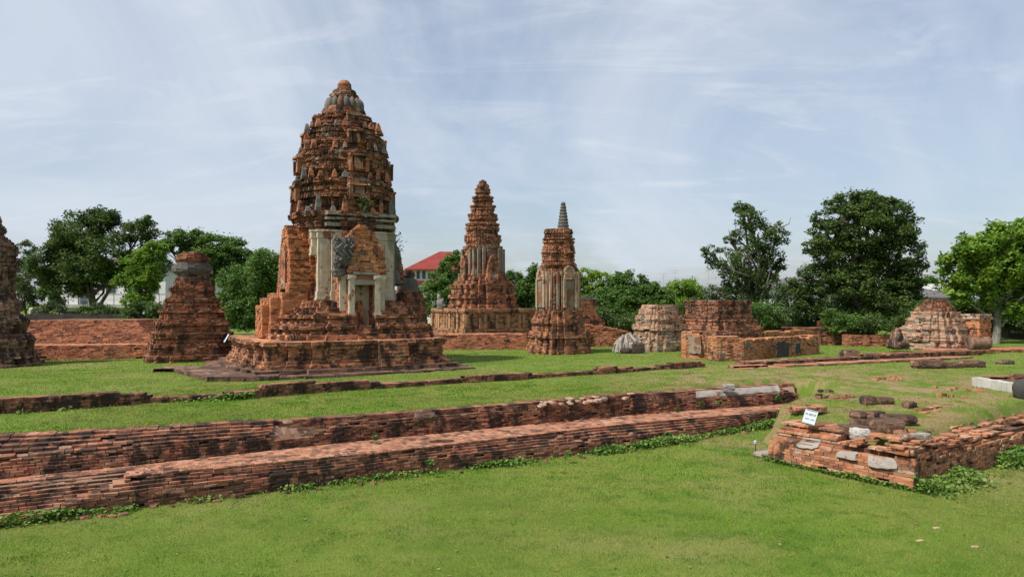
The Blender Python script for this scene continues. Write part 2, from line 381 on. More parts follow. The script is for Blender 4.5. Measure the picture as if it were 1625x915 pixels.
nx, ny = gx.shape
idx = np.arange(nx * ny).reshape(nx, ny)
Q = np.stack([idx[:-1, :-1], idx[1:, :-1], idx[1:, 1:], idx[:-1, 1:]], -1).reshape(-1, 4)
gm, t, b = newmat('lawn_turf')
c = mix(t, mr(t, noise(t, .5, 5, .6), .3, .7), (.09, .16, .016), (.145, .205, .03))
c = mix(t, mr(t, noise(t, .22, 4, .6, off=(3, 0, 0)), .48, .68, 0, .6), c, (.24, .22, .08))
c = mix(t, mr(t, noise(t, 2.3, 5, .7, off=(1, 7, 0)), .55, .68, 0, .5), c, (.055, .11, .012))
# bare reddish soil patches on the rise by the sign block
px_ = nd(t, 'ShaderNodeNewGeometry'); vm = nd(t, 'ShaderNodeVectorMath', operation='DISTANCE'); t.links.new(px_.outputs['Position'], vm.inputs[0]); vm.inputs[1].default_value = (14, 29, -.1)
soil = mul(t, mr(t, vm.outputs['Value'], 6, 13, 1, 0), mr(t, noise(t, .9, 6, .7, off=(2, 2, 2)), .43, .58, 0, .95))
c = mix(t, soil, c, (.30, .19, .11))
c = mix(t, mr(t, noise(t, 40, 4, .7), .35, .8, 0, .4), c, (.06, .10, .015))
t.links.new(c, b.inputs['Base Color']); bump(t, b, noise(t, 30, 5, .7), .05, .8)
mb = MB(); mb.addq(np.c_[P, zz], Q)
lawn = mb.build('lawn', gm, smooth=True); tag(lawn, kind='structure')

# grass blades
gb, t, b = newmat('grass_blade')
g = nd(t, 'ShaderNodeNewGeometry')
c = ramp(t, g.outputs['Random Per Island'], [(0., (.08, .17, .010)), (.5, (.15, .285, .018)), (.85, (.24, .35, .035)), (1., (.38, .35, .13))])
c = mix(t, mr(t, noise(t, .45, 5, .62), .43, .58, 0, .85), c, (.33, .33, .085))
c = mix(t, mr(t, noise(t, 1.4, 4, .6, off=(4, 4, 0)), .50, .60, 0, .8), c, (.05, .15, .010))
c = mix(t, mr(t, noise(t, .16, 3, .5, off=(9, 2, 0)), .45, .62, 0, .55), c, (.29, .27, .085))
c = mix(t, mr(t, noise(t, 3.5, 5, .7, off=(2, 8, 0)), .56, .68, 0, .6), c, (.24, .20, .09))
t.links.new(c, b.inputs['Base Color'])
tr = nd(t, 'ShaderNodeBsdfTranslucent'); t.links.new(c, tr.inputs[0]); ms = nd(t, 'ShaderNodeMixShader'); ms.inputs[0].default_value = .3
t.links.new(b.outputs[0], ms.inputs[1]); t.links.new(tr.outputs[0], ms.inputs[2]); t.links.new(ms.outputs[0], t.nodes['Material Output'].inputs[0])
WALLPOLY = np.concatenate([BL + (0, .05), RT[::-1] + (0, .06)])
BLOCKPOLY = np.array([BK0 + bv * .1 - bu * .05, BK1 - bu * .05, BK3, BK3 + bv * .7, BK1 + bv * .8 + bu * .9, BK0 + bu * 1.1])
def blades(n, x0, x1, y0, y1, hmin, hmax, wd, seed, region=None):
    r = np.random.default_rng(seed)
    p = np.c_[r.uniform(x0, x1, n), r.uniform(y0, y1, n)]
    k = np.abs(p[:, 0]) < p[:, 1] * .73 + 1
    p = p[k]; k = ~inside(p, WALLPOLY) & ~inside(p, BLOCKPOLY)
    if region is not None: k &= region(p)
    dens = fbm(np.c_[p * .8, p[:, 0] * 0], seed, 3); k &= r.random(len(p)) < (.35 + 1.2 * dens if hmax < .09 else np.clip((dens - .58) * 6, 0, 1))
    bare = np.exp(-((p[:, 0] - 14) ** 2 / 50 + (p[:, 1] - 29) ** 2 / 60)) * .95; k &= r.random(len(p)) > bare * np.clip((fbm(np.c_[p * .9, p[:, 0] * 0], 77, 3) - .40) * 8, 0, 1)
    p = p[k]; z = terrain(p) - .005; m = len(p)
    a = r.uniform(0, 2 * np.pi, m); h = r.uniform(hmin, hmax, m); l = r.uniform(.1, .9, m) * h; w = wd * r.uniform(.6, 1.3, m)
    ta = r.uniform(0, 2 * np.pi, m)
    V = np.zeros((m, 3, 3))
    V[:, 0] = np.c_[p[:, 0] - np.cos(a) * w, p[:, 1] - np.sin(a) * w, z]; V[:, 1] = np.c_[p[:, 0] + np.cos(a) * w, p[:, 1] + np.sin(a) * w, z]
    V[:, 2] = np.c_[p[:, 0] + np.cos(ta) * l, p[:, 1] + np.sin(ta) * l, z + h]
    return V.reshape(-1, 3)
mb = MB()
for a in [(260000, -14, 14, 11.5, 18, .02, .05, .006, 1), (170000, -13, 15, 18, 30, .02, .055, .009, 2), (200000, -26, 24, 18, 36, .025, .06, .013, 3), (110000, -34, 36, 36, 62, .03, .07, .02, 4), (60000, -14, 14, 11.5, 28, .05, .10, .006, 6)]:
    V = blades(*a); mb.addq(V, np.arange(len(V)).reshape(-1, 3))
gr = mb.build('grass', gb); tag(gr, 'short mown green grass covering the lawns', 'grass', kind='stuff')

mb = MB()
r_ = np.random.default_rng(44); n = 420; p = np.c_[r_.uniform(-14, 14, n), r_.uniform(11.5, 27, n)]
p = p[(np.abs(p[:, 0]) < p[:, 1] * .73) & ~inside(p, WALLPOLY) & ~inside(p, BLOCKPOLY)]; z = terrain(p) + .025; n = len(p)
a = r_.uniform(0, 6.28, n); s_ = r_.uniform(.02, .055, n); V = np.zeros((n, 4, 3))
for k, (u, v) in enumerate(((-1, 0), (0, -.5), (1, 0), (0, .5))):
    V[:, k] = np.c_[p[:, 0] + s_ * (u * np.cos(a) - v * np.sin(a)), p[:, 1] + s_ * (u * np.sin(a) + v * np.cos(a)), z + r_.uniform(-.008, .02, n)]
mb.addq(V.reshape(-1, 3), np.arange(n * 4).reshape(-1, 4))
lf = mb.build('leaf_litter', leafmat('dry_leaf', (.10, .055, .025), (.19, .11, .04), (.30, .22, .09), .1, 3)); tag(lf, 'small dry fallen leaves scattered over the foreground grass', 'leaves', kind='stuff')
# ------------------------------------------------------------------ front terrace wall
TW = thing('terrace_wall', (0, 21, -1.35), 'long two-tier brick retaining wall crossing the foreground lawn', 'wall')
OR = (0, 21, -1.35)
bl, tf_, tb_, rt_ = [resample(q, 120) for q in (BL, TF, TB, RT)]
mb = MB(21)
NC = 11; zb = np.interp(np.linspace(0, 1, 120), [0, .85, 1], [-1.40, -1.40, -1.2])
wk = [0, .02, .03, .05, .07, .1, .14, .38, .6, .8, 1.0]
sag = lambda q, k: .05 * (fbm(np.c_[q * .45, q[:, 0] * 0], 91, 2) - .5) + .02 * (fbm(np.c_[q * 1.3, q[:, 0] * 0 + k * .35], 92, 2) - .5)
for k in range(NC):
    f0 = k / NC; line = bl + (tf_ - bl) * wk[k]; z = zb + (TZ - zb) * f0; hh = (TZ + 1.40) / NC
    z = z + sag(line, k); st = int(np.interp(k, [0, 10], [13, 23])); ln = line[st:]
    mb.run(ln, 0, hh, L=.3, dep=.55, jit=.014, er=.05, odd=k % 2, zs=z[st:], skip=.03 if k < 7 else .07)
    # the lower stepped return at the left end
    ln2 = bl[:int(st) + 3] + np.array([-.5, .87]) * (.16 + .085 * k)
    mb.run(ln2, 0, hh, L=.3, dep=.5, jit=.014, odd=k % 2, zs=z[:int(st) + 3], skip=.05)
# sloping core under the tread
cv = []; 
for a in range(120):
  if a < 24: cv += [(*(bl[a] + np.array([-.5, .87]) * .3), zb[a] - .1), (*(bl[a] + np.array([-.5, .87]) * .7), TZ - .35), (*(bl[a] + np.array([-.5, .87]) * 1.0), TZ - .04), (*(tb_[a] + (-.1, .3)), TZ - .02)]
  else: cv += [(*(bl[a] + (tf_[a] - bl[a]) * .0 + np.array([-.05, .13])), zb[a] - .1), (*(bl[a] + (tf_[a] - bl[a]) * .3 + np.array([-.06, .16])), TZ - .28), (*(tf_[a] + (-.06, .14)), TZ - .02), (*(tb_[a] + (-.1, .3)), TZ - .02)]
mb.add(cv, [(a * 4 + k, (a + 1) * 4 + k, (a + 1) * 4 + k + 1, a * 4 + k + 1) for a in range(119) for k in range(3)], 1)
mb.build('lower_tier', [M['wall'], M['joint']], TW, OR)
# paved tread: rows of bricks across
mb = MB(22)
for r_ in range(7):
    f0, f1 = r_ / 7, (r_ + 1) / 7
    a, c = tf_ + (tb_ - tf_) * f0, tf_ + (tb_ - tf_) * f1
    wdt = float(np.mean(np.hypot(*(c - a).T)))
    mb.run(a[22 if r_ < 5 else 0:], TZ - .045, .05, L=.15, dep=wdt * .96, jit=.008, er=.0, odd=r_ % 2, skip=.015, gap=.005)
mb.build('brick_walkway', [M['tread'], M['mortar']], TW, OR)
# upper tier, broken in the middle
mb = MB(23); NU = 11
wu = [0, .02, .04, .07, .1, .14, .2, .42, .62, .82, 1.0]
sp_ = np.linspace(0, 1, 120)
def pxs(x): return float(np.interp(x, [-260, 0, 250, 600, 1000, 1262], np.concatenate([[0], np.cumsum(np.hypot(*np.diff(RT, axis=0).T))])) / np.sum(np.hypot(*np.diff(RT, axis=0).T)))
def topz(mid):
    # ruin line: how high the tier still stands along its length
    t = np.clip((mid[:, 0] - RT[0][0]) / (RT[-1][0] - RT[0][0]), 0, 1)
    xs_ = [0, pxs(420), pxs(436), pxs(450), pxs(500), pxs(560), pxs(640), pxs(740), pxs(830), 1]
    zs_ = [.05, .05, -.2, -.42, -.45, -.18, -.22, -.2, -.05, .05]
    return np.interp(t, xs_, zs_) + .1 * (fbm(mid * 1.5, 4, 2) - .5)
for k in range(NU):
    line = tb_ + (rt_ - tb_) * wu[k] ; z = TZ + .0 + k * (.70 / NU)
    end = 120 if k < 6 else 119 - (k - 6)
    mb.run(line[:end], z, .70 / NU, zs=sag(line[:end], k), L=.3 if k > 6 else .24, dep=.6, jit=.018, er=.06, odd=k % 2, skip=.04 if k < 9 else .08,
           keep=lambda m: (m[:, 2] < topz(m)))
# rear course against the upper lawn
for k in range(4):
    mb.run(rt_ + np.array([0, .02]) * k, -.36 + k * .085, .085, L=.3, dep=.4, jit=.02, er=.06, odd=k % 2, skip=.06)
cv = []
for a in range(120):
    p = topz(np.array([[*rt_[a], 0]]))[0]; h1 = min(-.1, p - .12)
    cv += [(*(tb_[a] + (-.06, .12)), TZ - .05), (*(tb_[a] + (rt_[a] - tb_[a]) * .14 + (-.08, .16)), TZ + .34), (*(tb_[a] + (rt_[a] - tb_[a]) * .5 + (-.05, .14)), min(-.24, h1)), (*(rt_[a] + (-.06, .12)), -.12), (*(rt_[a] + (-.2, .5)), -.05)]
mb.add(cv, [(a * 5 + k, (a + 1) * 5 + k, (a + 1) * 5 + k + 1, a * 5 + k + 1) for a in range(119) for k in range(4)], 1)
mb.build('upper_tier', [M['wall'], M['joint']], TW, OR)
# plaster skin left on the upper tier towards its right end
def strip(name, px0, px1, w0, w1, mat, parent, z0, z1, seed, th=.03):
    r = np.random.default_rng(seed); i0, i1 = int(pxs(px0) * 119), int(pxs(px1) * 119) + 1; v = []; f = []
    n = (i1 - i0) * 5 + 1
    for k in range(n):
        s = i0 + (i1 - i0) * k / (n - 1); q = lambda L_: np.array([np.interp(s, np.arange(120), L_[:, 0]), np.interp(s, np.arange(120), L_[:, 1])])
        a = q(tb_); c = q(rt_); ja, jb = (.22 * (float(vn(np.array([k * .16, 1.5 + 7 * q_, seed]), seed)) - .5) for q_ in (0, 1))
        p0 = a + (c - a) * (w0 + ja) ; p1 = a + (c - a) * (w1 + jb)
        v += [(*(p0 + (.03, -.05)), z0 - .05), (*(p0 + (.03, -.05)), z0 + th), (*((p0 + p1) / 2 + (.03, -.05)), (z0 + z1) / 2 + th + .03 * (float(vn(np.array([k * .3, 3.3, 1]), 2)) - .5)), (*(p1), z1 + th), (*p1, z1 - .06)]
    for k in range(n - 1):
        for j in range(4): f.append((k * 5 + j, (k + 1) * 5 + j, (k + 1) * 5 + j + 1, k * 5 + j + 1))
    m = MB(seed); m.add(v, f); o = m.build(name, mat, parent, OR); return o
o = strip('plaster_skin', 1100, 1228, .45, .86, M['plaster'], TW, -.26, -.06, 3); o['label'] = 'pale worn plaster skin'
mb = MB(24)
for k in range(24):
    x = random.uniform(835, 1010); s = pxs(x) * 119; c = np.array([np.interp(s, np.arange(120), rt_[:, 0]), np.interp(s, np.arange(120), rt_[:, 1])])
    mb.rock((c[0] + random.uniform(-.1, .1), c[1] + random.uniform(-.5, .2), random.uniform(-.1, .0)), (random.uniform(.16, .32), random.uniform(.12, .24), random.uniform(.06, .11)), random.uniform(0, 3), .6, .15, k, 5)
o = mb.build('rubble_top', M['chedi_pale'], TW, OR)

# ------------------------------------------------------------------ thin wall across the upper lawn
MW = [(-120, 640, 668), (0, 630, 656), (110, 626, 650), (228, 623, 641), (236, 630, 640), (405, 620, 632), (418, 608, 631), (500, 606, 624), (596, 604, 617), (606, 608, 617), (690, 603, 611), (740, 599, 607), (748, 595, 607), (850, 592, 601), (948, 588, 595), (956, 582, 595), (1000, 582, 592), (1008, 584, 591), (1050, 580, 588), (1075, 575, 587), (1120, 574, 584)]
mwb = np.array([G(p[0], p[2], 0) for p in MW]); mwh = []
for p, q in zip(MW, mwb): mwh.append(max(.12, Z_(p[1], q[1])))
mwh = np.array(mwh)
mb = MB(30)
o0 = (0, 30, 0)
S_ = np.concatenate([[0], np.cumsum(np.hypot(*np.diff(mwb, axis=0).T))])
for k in range(8):
    z = -.06 + k * .085
    mb.run(mwb, z, .085, L=.32, dep=.45, jit=.016, er=.05, odd=k % 2, skip=.02, keep=lambda m: m[:, 2] + .05 < np.interp(m[:, 0], mwb[:, 0], mwh) + .03 * (vn(m * 2, 3) - .5))
    mb.run(mwb[::-1] + (-.25, .43), z, .085, L=.32, dep=.3, jit=.016, odd=k % 2, keep=lambda m: m[:, 2] + .05 < np.interp(m[:, 0] + .25, mwb[:, 0], mwh))
v = []
for p, h in zip(mwb, mwh): v += [(p[0] - .04, p[1] + .08, -.1), (p[0] - .04, p[1] + .08, h - .06), (p[0] - .22, p[1] + .38, h - .06), (p[0] - .22, p[1] + .38, -.1)]
mb.add(v, [(a * 4 + k, (a + 1) * 4 + k, (a + 1) * 4 + k + 1, a * 4 + k + 1) for a in range(len(mwb) - 1) for k in range(3)], 1)
o = mb.build('low_brick_wall', [M['wall'], M['mortar']]); tag(o, 'long thin knee-high brick wall crossing the upper lawn before the tall prang', 'wall')

# ------------------------------------------------------------------ plans and transforms
def redent(spec):
    """plan of a square with stepped corners; spec = [(reach, half width), ...] from the middle outwards"""
    def fn(a):
        q = []
        for (r_, w_) in spec: q += [(r_, w_)]
        pts = []
        side = [(spec[0][0], -spec[0][1]), (spec[0][0], spec[0][1])]
        up = [];
        for i in range(1, len(spec)): up += [(spec[i][0], spec[i - 1][1]), (spec[i][0], spec[i][1])]
        mir = [(y, x) for (x, y) in up[::-1]]
        if abs(spec[-1][0] - spec[-1][1]) < 1e-6: mir = mir[1:]
        quarter = [side[1]] + up + mir
        allp = []
        for k in range(4):
            cs, sn = [(1, 0), (0, 1), (-1, 0), (0, -1)][k]
            allp += [(x * cs - y * sn, x * sn + y * cs) for (x, y) in quarter]
            x, y = spec[0][1], spec[0][0]
            allp.append((x * cs - y * sn, x * sn + y * cs))
        return [(x * a, y * a) for (x, y) in allp]
    return fn
RED3 = redent([(1, .36), (.9, .6), (.8, .8)])
RED2 = redent([(1, .55), (.84, .84)])
RED4 = redent([(1, .26), (.93, .46), (.85, .64), (.76, .76)])
BOXY = redent([(1, .5), (.93, .7), (.86, .86)])
SQ = lambda a: [(a, -a), (a, a), (-a, a), (-a, -a)]
def octo(n=8):
    return lambda a: [(a * math.cos(2 * math.pi * (k + .5) / n), a * math.sin(2 * math.pi * (k + .5) / n)) for k in range(n)]
def TFm(cx, cy, th, lx=0, ly=0):
    cs, sn = math.cos(th), math.sin(th)
    return lambda pts: [(cx + (x + lx) * cs - (y + ly) * sn, cy + (x + lx) * sn + (y + ly) * cs) for (x, y) in pts]
TH = R(30)
def lw(c, th, x, y, z=None):
    cs, sn = math.cos(th), math.sin(th); p = (c[0] + x * cs - y * sn, c[1] + x * sn + y * cs)
    return p if z is None else (*p, z)

def antefix(mb, c, th, x, y, ang, z, w, h, d):
    """an upright leaf-shaped brick ornament"""
    prof = [(0, .5), (.25, .55), (.5, .48), (.72, .34), (.9, .15), (1.0, .03)]; v = []
    ca, sa = math.cos(ang), math.sin(ang); r = mb.rng
    for (f, q) in prof:
        for (sx, sy) in ((-1, -1), (1, -1), (1, 1), (-1, 1)):
            lx, ly = sx * q * w, sy * d / 2 * (1 - .55 * f)
            lx += r.uniform(-.02, .02); p = lw(c, th, x + lx * -sa + ly * ca, y + lx * ca + ly * sa)
            v.append((*p, z + f * h))
    f = [(i * 4 + k, i * 4 + (k + 1) % 4, (i + 1) * 4 + (k + 1) % 4, (i + 1) * 4 + k) for i in range(5) for k in range(4)] + [(20, 21, 22, 23)]
    mb.add(v, f)

# ------------------------------------------------------------------ the tall prang
c0 = D(545, 480, 38.5); PC = (c0[0], c0[1]); PO = (PC[0], PC[1], 0)
PR = thing('brick_prang', PO, 'tallest brick prang with cream stucco doorway and leafy tiers', 'prang')
tfm = TFm(PC[0], PC[1], TH); tfl = TFm(PC[0], PC[1], TH, -.5, 0.)
PB = [M['prang'], M['mortar']]
mb = MB(40)  # laterite apron
PLAN0 = redent([(1, .5), (.96, .72), (.92, .92)]); PLAN = lambda a: PLAN0(a * .965)
mb.stack(PLAN, tfl, [(-.05, 6.15), (.16, 6.1)], hc=.22, L=1.1, dep=1.3, jit=.05, er=.12, skip=.03, core=.3)
mb.stack(PLAN, tfl, [(.16, 5.5), (.36, 5.45)], hc=.2, L=.9, dep=1.0, jit=.04, er=.1, core=.25)
mb.build('laterite_apron', [M['laterite'], M['laterite']], PR, PO)
mb = MB(41)
mb.stack(PLAN, tfl, [(.36, 5.1), (.5, 5.06), (.52, 4.94), (.66, 4.92), (.68, 4.8), (1.18, 4.74), (1.2, 4.84), (1.36, 4.88), (1.38, 4.98), (1.55, 4.97)], hc=.085, L=.3, dep=.4, jit=.018, er=.06, skip=.03, cj=.03)
mb.build('platform', [M['prang_base'], M['prang_base']], PR, PO)
mb = MB(42)
BASE0 = redent([(1, .50), (.95, .70), (.89, .80), (.85, .85)])
def BASEP(a):
    # the door stair cuts a slot into the base
    q = BASE0(a); o_ = []
    for i, p in enumerate(q):
        o_.append(p); r_ = q[(i + 1) % len(q)]
        if abs(p[1] + a) < 1e-6 and abs(r_[1] + a) < 1e-6 and r_[0] > p[0]: o_ += [(-.55, -a), (-.55, -2.45), (.55, -2.45), (.55, -a)]
    return o_
mb.stack(BASEP, tfm, [(1.55, 4.1), (1.78, 4.06), (1.8, 3.78), (2.06, 3.74), (2.08, 3.92), (2.26, 3.9), (2.28, 3.5), (2.56, 3.44), (2.58, 3.6), (2.76, 3.56), (2.78, 3.14), (3.08, 3.04), (3.1, 2.82), (3.4, 2.66)], hc=.085, L=.28, dep=.55, jit=.02, er=.09, skip=.035)
mb.build('stepped_base', [M['prang_base'], M['mortar']], PR, PO)
# stair up the middle of the door side
mb = MB(43)
for k in range(7):
    z = .36 + k * .17
    for j in range(2):
        a = lw(PC, TH, .2, -5.3 + k * .07); b_ = lw(PC, TH, 1.6, -5.3 + k * .07)
        mb.run([a, b_], z + j * .085, .085, dep=.6, odd=j, jit=.012, er=.03)
for k in range(4):
    a = lw(PC, TH, -.55, -4.25 + k * .3); b_ = lw(PC, TH, .55, -4.25 + k * .3)
    for j in range(2): mb.run([a, b_], 1.55 + k * .17 + j * .085, .085, dep=.75, odd=j, jit=.012, er=.02)
mb.build('stair', [M['prang_base'], M['mortar']], PR, PO)
# cella
mb = MB(44)
mb.stack(RED3, tfm, [(3.38, 2.42), (3.6, 2.36), (6.85, 2.3)], hc=.088, L=.28, jit=.014, er=.05, skip=.01)
CE = mb.build('cella', [M['porch'], M['mortar']], PR, PO)
# stucco skin on the door side: pilasters with capital and base
def pilaster(x, y, w, d, z0, z1, mat=M['stucco'], ang=0.):
    m = MB(int(abs(x * 100)) + 7)
    p = lw(PC, TH, x, y)
    m.rock((*p, (z0 + z1) / 2), (w, d, z1 - z0), TH + ang, .97, .035, int(abs(x) * 50), 16, freq=4)
    m.box((*p, z0 + .22), (w + .08, d + .08, .44), TH + ang, jit=.012); m.box((*p, z0 + .05), (w + .16, d + .14, .1), TH + ang, jit=.012)
    m.box((*p, z1 - .2), (w + .08, d + .08, .4), TH + ang, jit=.012); m.box((*p, z1 - .04), (w + .16, d + .16, .09), TH + ang, jit=.012)
    m.box((*lw(PC, TH, x, y - d / 2 + (.0 if ang == 0 else 0)), (z0 + z1) / 2), (w * .55, .05, (z1 - z0) * .62), TH + ang, jit=.006)
    return m.build('pilaster', mat, PR, PO)
for (x, y, w) in ((-1.62, -2.0, .62), (1.62, -2.0, .62), (-1.08, -2.14, .42), (1.12, -2.14, .42)): pilaster(x, y, w, .3, 3.42, 6.85)
pilaster(-2.02, -1.75, .25, .25, 5.6, 6.85); pilaster(2.0, -1.7, .25, .3, 3.5, 6.8, M['stucco_grey'])
m = MB(9); p = lw(PC, TH, 0, -2.27); m.box((*p, 5.2), (1.9, .08, 3.3), TH, jit=.01); m.build('stucco_panel', M['stucco'], PR, PO)
# cornice with stucco bands
mb = MB(45)
mb.stack(RED3, tfm, [(6.85, 2.34), (7.0, 2.36), (7.05, 2.46), (7.25, 2.5), (7.3, 2.42), (7.5, 2.48), (7.55, 2.62), (7.8, 2.66)], hc=.088, L=.28, jit=.016, er=.05, skip=.02)
mb.build('cornice', PB, PR, PO)
for z, a, h in ((7.03, 2.44, .2), (7.36, 2.5, .13), (7.58, 2.68, .15)):
    m = MB(int(z * 100)); m.run([lw(PC, TH, -1.6, -a + .03), lw(PC, TH, 1.95, -a + .03)], z, h, L=.45, dep=.6, jit=.03, er=.07); m.build('stucco_band', M['stucco_grey'], PR, PO)
# upper tiers
TIERP = redent([(1, .22), (.91, .37), (.85, .52), (.77, .64), (.70, .70)])
tiers = [(7.8, 8.4, 2.36, 2.42, 9.5, 2.56, 2.48), (9.5, 9.8, 2.2, 2.26, 11.0, 2.42, 2.3), (11.0, 11.25, 1.98, 1.98, 12.15, 2.06, 1.88), (12.15, 12.35, 1.6, 1.56, 13.05, 1.52, 1.24)]
for i, (z0, z1, a0, a1, z2, a2, a3) in enumerate(tiers):
    mb = MB(50 + i); hb = (z2 - z1)
    A = a2
    mb.stack(TIERP, tfm, [(z0, a0), (z1 - .02, a0 - .04), (z1, a1 - .05), (z1 + hb * .12, a1 + .02), (z1 + hb * .14, A), (z1 + hb * .26, A + .02), (z1 + hb * .28, A - .12), (z1 + hb * .46, A - .14), (z1 + hb * .48, A - .03), (z1 + hb * .58, A - .02), (z1 + hb * .6, A - .13), (z1 + hb * .74, A - .13), (z1 + hb * .76, A - .02), (z1 + hb * .88, a3 + .04), (z1 + hb * .9, a3 - .12), (z2, a3 - .14)], hc=.088, L=.26, dep=.55, jit=.035, er=.24, skip=.06, cj=.05)
    T = mb.build('tier', PB, PR, PO)
    # false doors in the middle of each face
    for k in range(4):
        an = k * math.pi / 2; m = MB(70 + i * 4 + k)
        def q(x, y): return lw(PC, TH, x * math.cos(an) - y * math.sin(an), x * math.sin(an) + y * math.cos(an))
        yy = -(a2 + .04); s = a2 / 2.4
        m.box((*q(-.4 * s, yy + .08), z1 + hb * .3), (.16, .26, hb * .6), TH + an, jit=.03); m.box((*q(.4 * s, yy + .08), z1 + hb * .3), (.16, .26, hb * .6), TH + an, jit=.03)
        m.box((*q(0, yy + .06), z1 + hb * .68), (1.0 * s, .3, .12), TH + an, jit=.03); m.box((*q(0, yy + .09), z1 + hb * .35), (.46 * s, .12, hb * .5), TH + an, mi=1, jit=.02)
        m.build('false_door', [M['prang'], M['stucco_worn'] if i == 0 else M['prang']], T, PO)
    # antefixes stand on the ledge of the storey below
    zb_ = z0; ar = (2.58, 2.36, 2.2, 1.9)[i]; wd = (.24, .22, .2, .18)[i]; ht = (.95, .62, .56, .5)[i]
    for k in range(4):
        an = k * math.pi / 2
        for (x, y) in ((.95, -.27), (.95, .27), (.85, -.47), (.85, .47), (.72, .72)):
            m = MB(100 + i * 20 + k); X, Y = x * ar, y * ar
            lx, ly = X * math.cos(an) - Y * math.sin(an), X * math.sin(an) + Y * math.cos(an)
            a_ = math.atan2(ly, lx) if (x, y) == (.76, .76) else an
            antefix(m, PC, TH, lx, ly, a_, zb_ - .03, wd * random.uniform(.8, 1.35), ht * (random.uniform(.55, 1.1) if random.random() > .2 else .3), .3)
            m.build('antefix', M['prang'] if random.random() < .72 else M['stucco_dark'], PR, PO)
m = MB(150); m.stack(octo(14), tfm, [(13.0, 1.22), (13.4, 1.05)], hc=.09, L=.3, dep=.4, jit=.02, er=.05); m.build('drum', PB, PR, PO)
for k in range(18):
    an = 2 * math.pi * k / 18; m = MB(160 + k); p = lw(PC, TH, .86 * math.cos(an), .86 * math.sin(an))
    m.lathe((*p, 13.3), [(0, .11), (.15, .165), (.35, .17), (.5, .13), (.6, .05), (.63, .01)], 8, jit=.008); m.build('lotus_petal', M['stucco_dark'] if k % 3 else M['stucco_worn'], PR, PO, smooth=True)
m = MB(180); m.stack(octo(16), tfm, [(13.35, .72), (13.95, .72), (14.0, .78), (14.15, .76), (14.18, .62), (14.4, .56), (14.42, .45), (14.62, .36)], hc=.08, L=.22, dep=.3, jit=.015, er=.03)
m.build('finial_base', PB, PR, PO)
m = MB(181); m.lathe((PC[0], PC[1], 14.6), [(0, .33), (.12, .36), (.2, .3), (.3, .24), (.36, .1), (.37, .01)], 14, jit=.012); m.build('finial', M['prang'], PR, PO, smooth=True)
# door porch
POR = MB(190)
for sx in (-1, 1):
    for (xa, xb, y0, z1) in ((.52, .8, -3.25, 4.75), (.8, 1.15, -2.95, 4.6)):
        pl = [(sx * xa, y0), (sx * xb, y0), (sx * xb, -2.2), (sx * xa, -2.2)]
        if sx < 0: pl = pl[::-1]
        w = tfm(pl); n = int((z1 - 1.72) / .088)
        for k in range(n): POR.ring(w, 1.72 + k * .088, .088, odd=k % 2, dep=.2, er=.03, jit=.012)
        cc = np.mean(w, axis=0); POR.prism([tuple(cc + (np.array(p) - cc) * .9) for p in w], 1.72, z1)
pc_ = POR.build('porch', [M['porch'], M['mortar']], PR, PO)
def gable(mb, y, th_, z0, w0, zt, dep_, ang=0., hc=.088, er=.04, cx=0., skew=0.):
    n = int((zt - z0) / hc)
    for k in range(n):
        f = (k + .5) / n; hw = w0 * (1 - f ** 1.9) ** .62 * (1 + .06 * math.sin(k * 1.7)); xo = cx + skew * f
        if hw < .08: continue
        q = lambda x, yy: lw(PC, TH, x * math.cos(ang) - yy * math.sin(ang), x * math.sin(ang) + yy * math.cos(ang))
        pl = [q(xo - hw, y), q(xo + hw, y), q(xo + hw, y + dep_), q(xo - hw, y + dep_)]
        mb.ring(pl, z0 + k * hc, hc, odd=k % 2, dep=.24, er=er, jit=.02)
        cc = np.mean(pl, axis=0); mb.prism([tuple(cc + (np.array(p) - cc) * .86) for p in pl], z0 + k * hc, z0 + (k + 1) * hc - .004)
mb = MB(191); gable(mb, -3.05, 0, 4.72, 1.2, 7.1, .95, er=.1); mb.build('pediment', [M['porch'], M['mortar']], PR, PO)
mb = MB(192); gable(mb, -3.16, 0, 4.72, .8, 6.2, .4); mb.build('inner_arch', [M['house_orange'], M['mortar']], PR, PO)
# stucco jambs, lintel, niche
for sx in (-1, 1):
    m = MB(195 + sx); p = lw(PC, TH, sx * .64, -3.34); m.box((*p, 3.7), (.26, .2, 1.8), TH, jit=.012); m.box((*p, 4.52), (.38, .28, .2), TH, jit=.015); m.box((*p, 2.75), (.34, .26, .16), TH, jit=.015)
    p = lw(PC, TH, sx * .98, -3.03); m.box((*p, 3.75), (.3, .2, 1.7), TH, jit=.012); m.box((*p, 4.55), (.42, .26, .2), TH, jit=.012)
    m.build('door_jamb', M['stucco'], PR, PO)
m = MB(198); p = lw(PC, TH, 0, -3.3); m.box((*p, 4.28), (1.06, .22, .24), TH, jit=.012); m.box((*p, 4.72), (1.15, .26, .12), TH, jit=.012); m.build('lintel', M['plaster'], PR, PO)
m = MB(199); p = lw(PC, TH, 0, -2.9); m.box((*p, 4.5), (1.0, .5, .32), TH, jit=.012); m.build('lintel_brickwork', M['house_orange'], PR, PO)
m = MB(200); p = lw(PC, TH, 0, -2.5); m.box((*p, 3.25), (1.02, .1, 2.3), TH); m.build('niche_wall', M['stucco'], PR, PO)
m = MB(201); m.rock(lw(PC, TH, -.12, -2.68, 2.55), (.66, .4, .85), TH, .45, .2, 3); m.rock(lw(PC, TH, .0, -2.62, 3.1), (.3, .25, .6), TH, .3, .2, 5); m.build('broken_image', M['porch'], PR, PO)
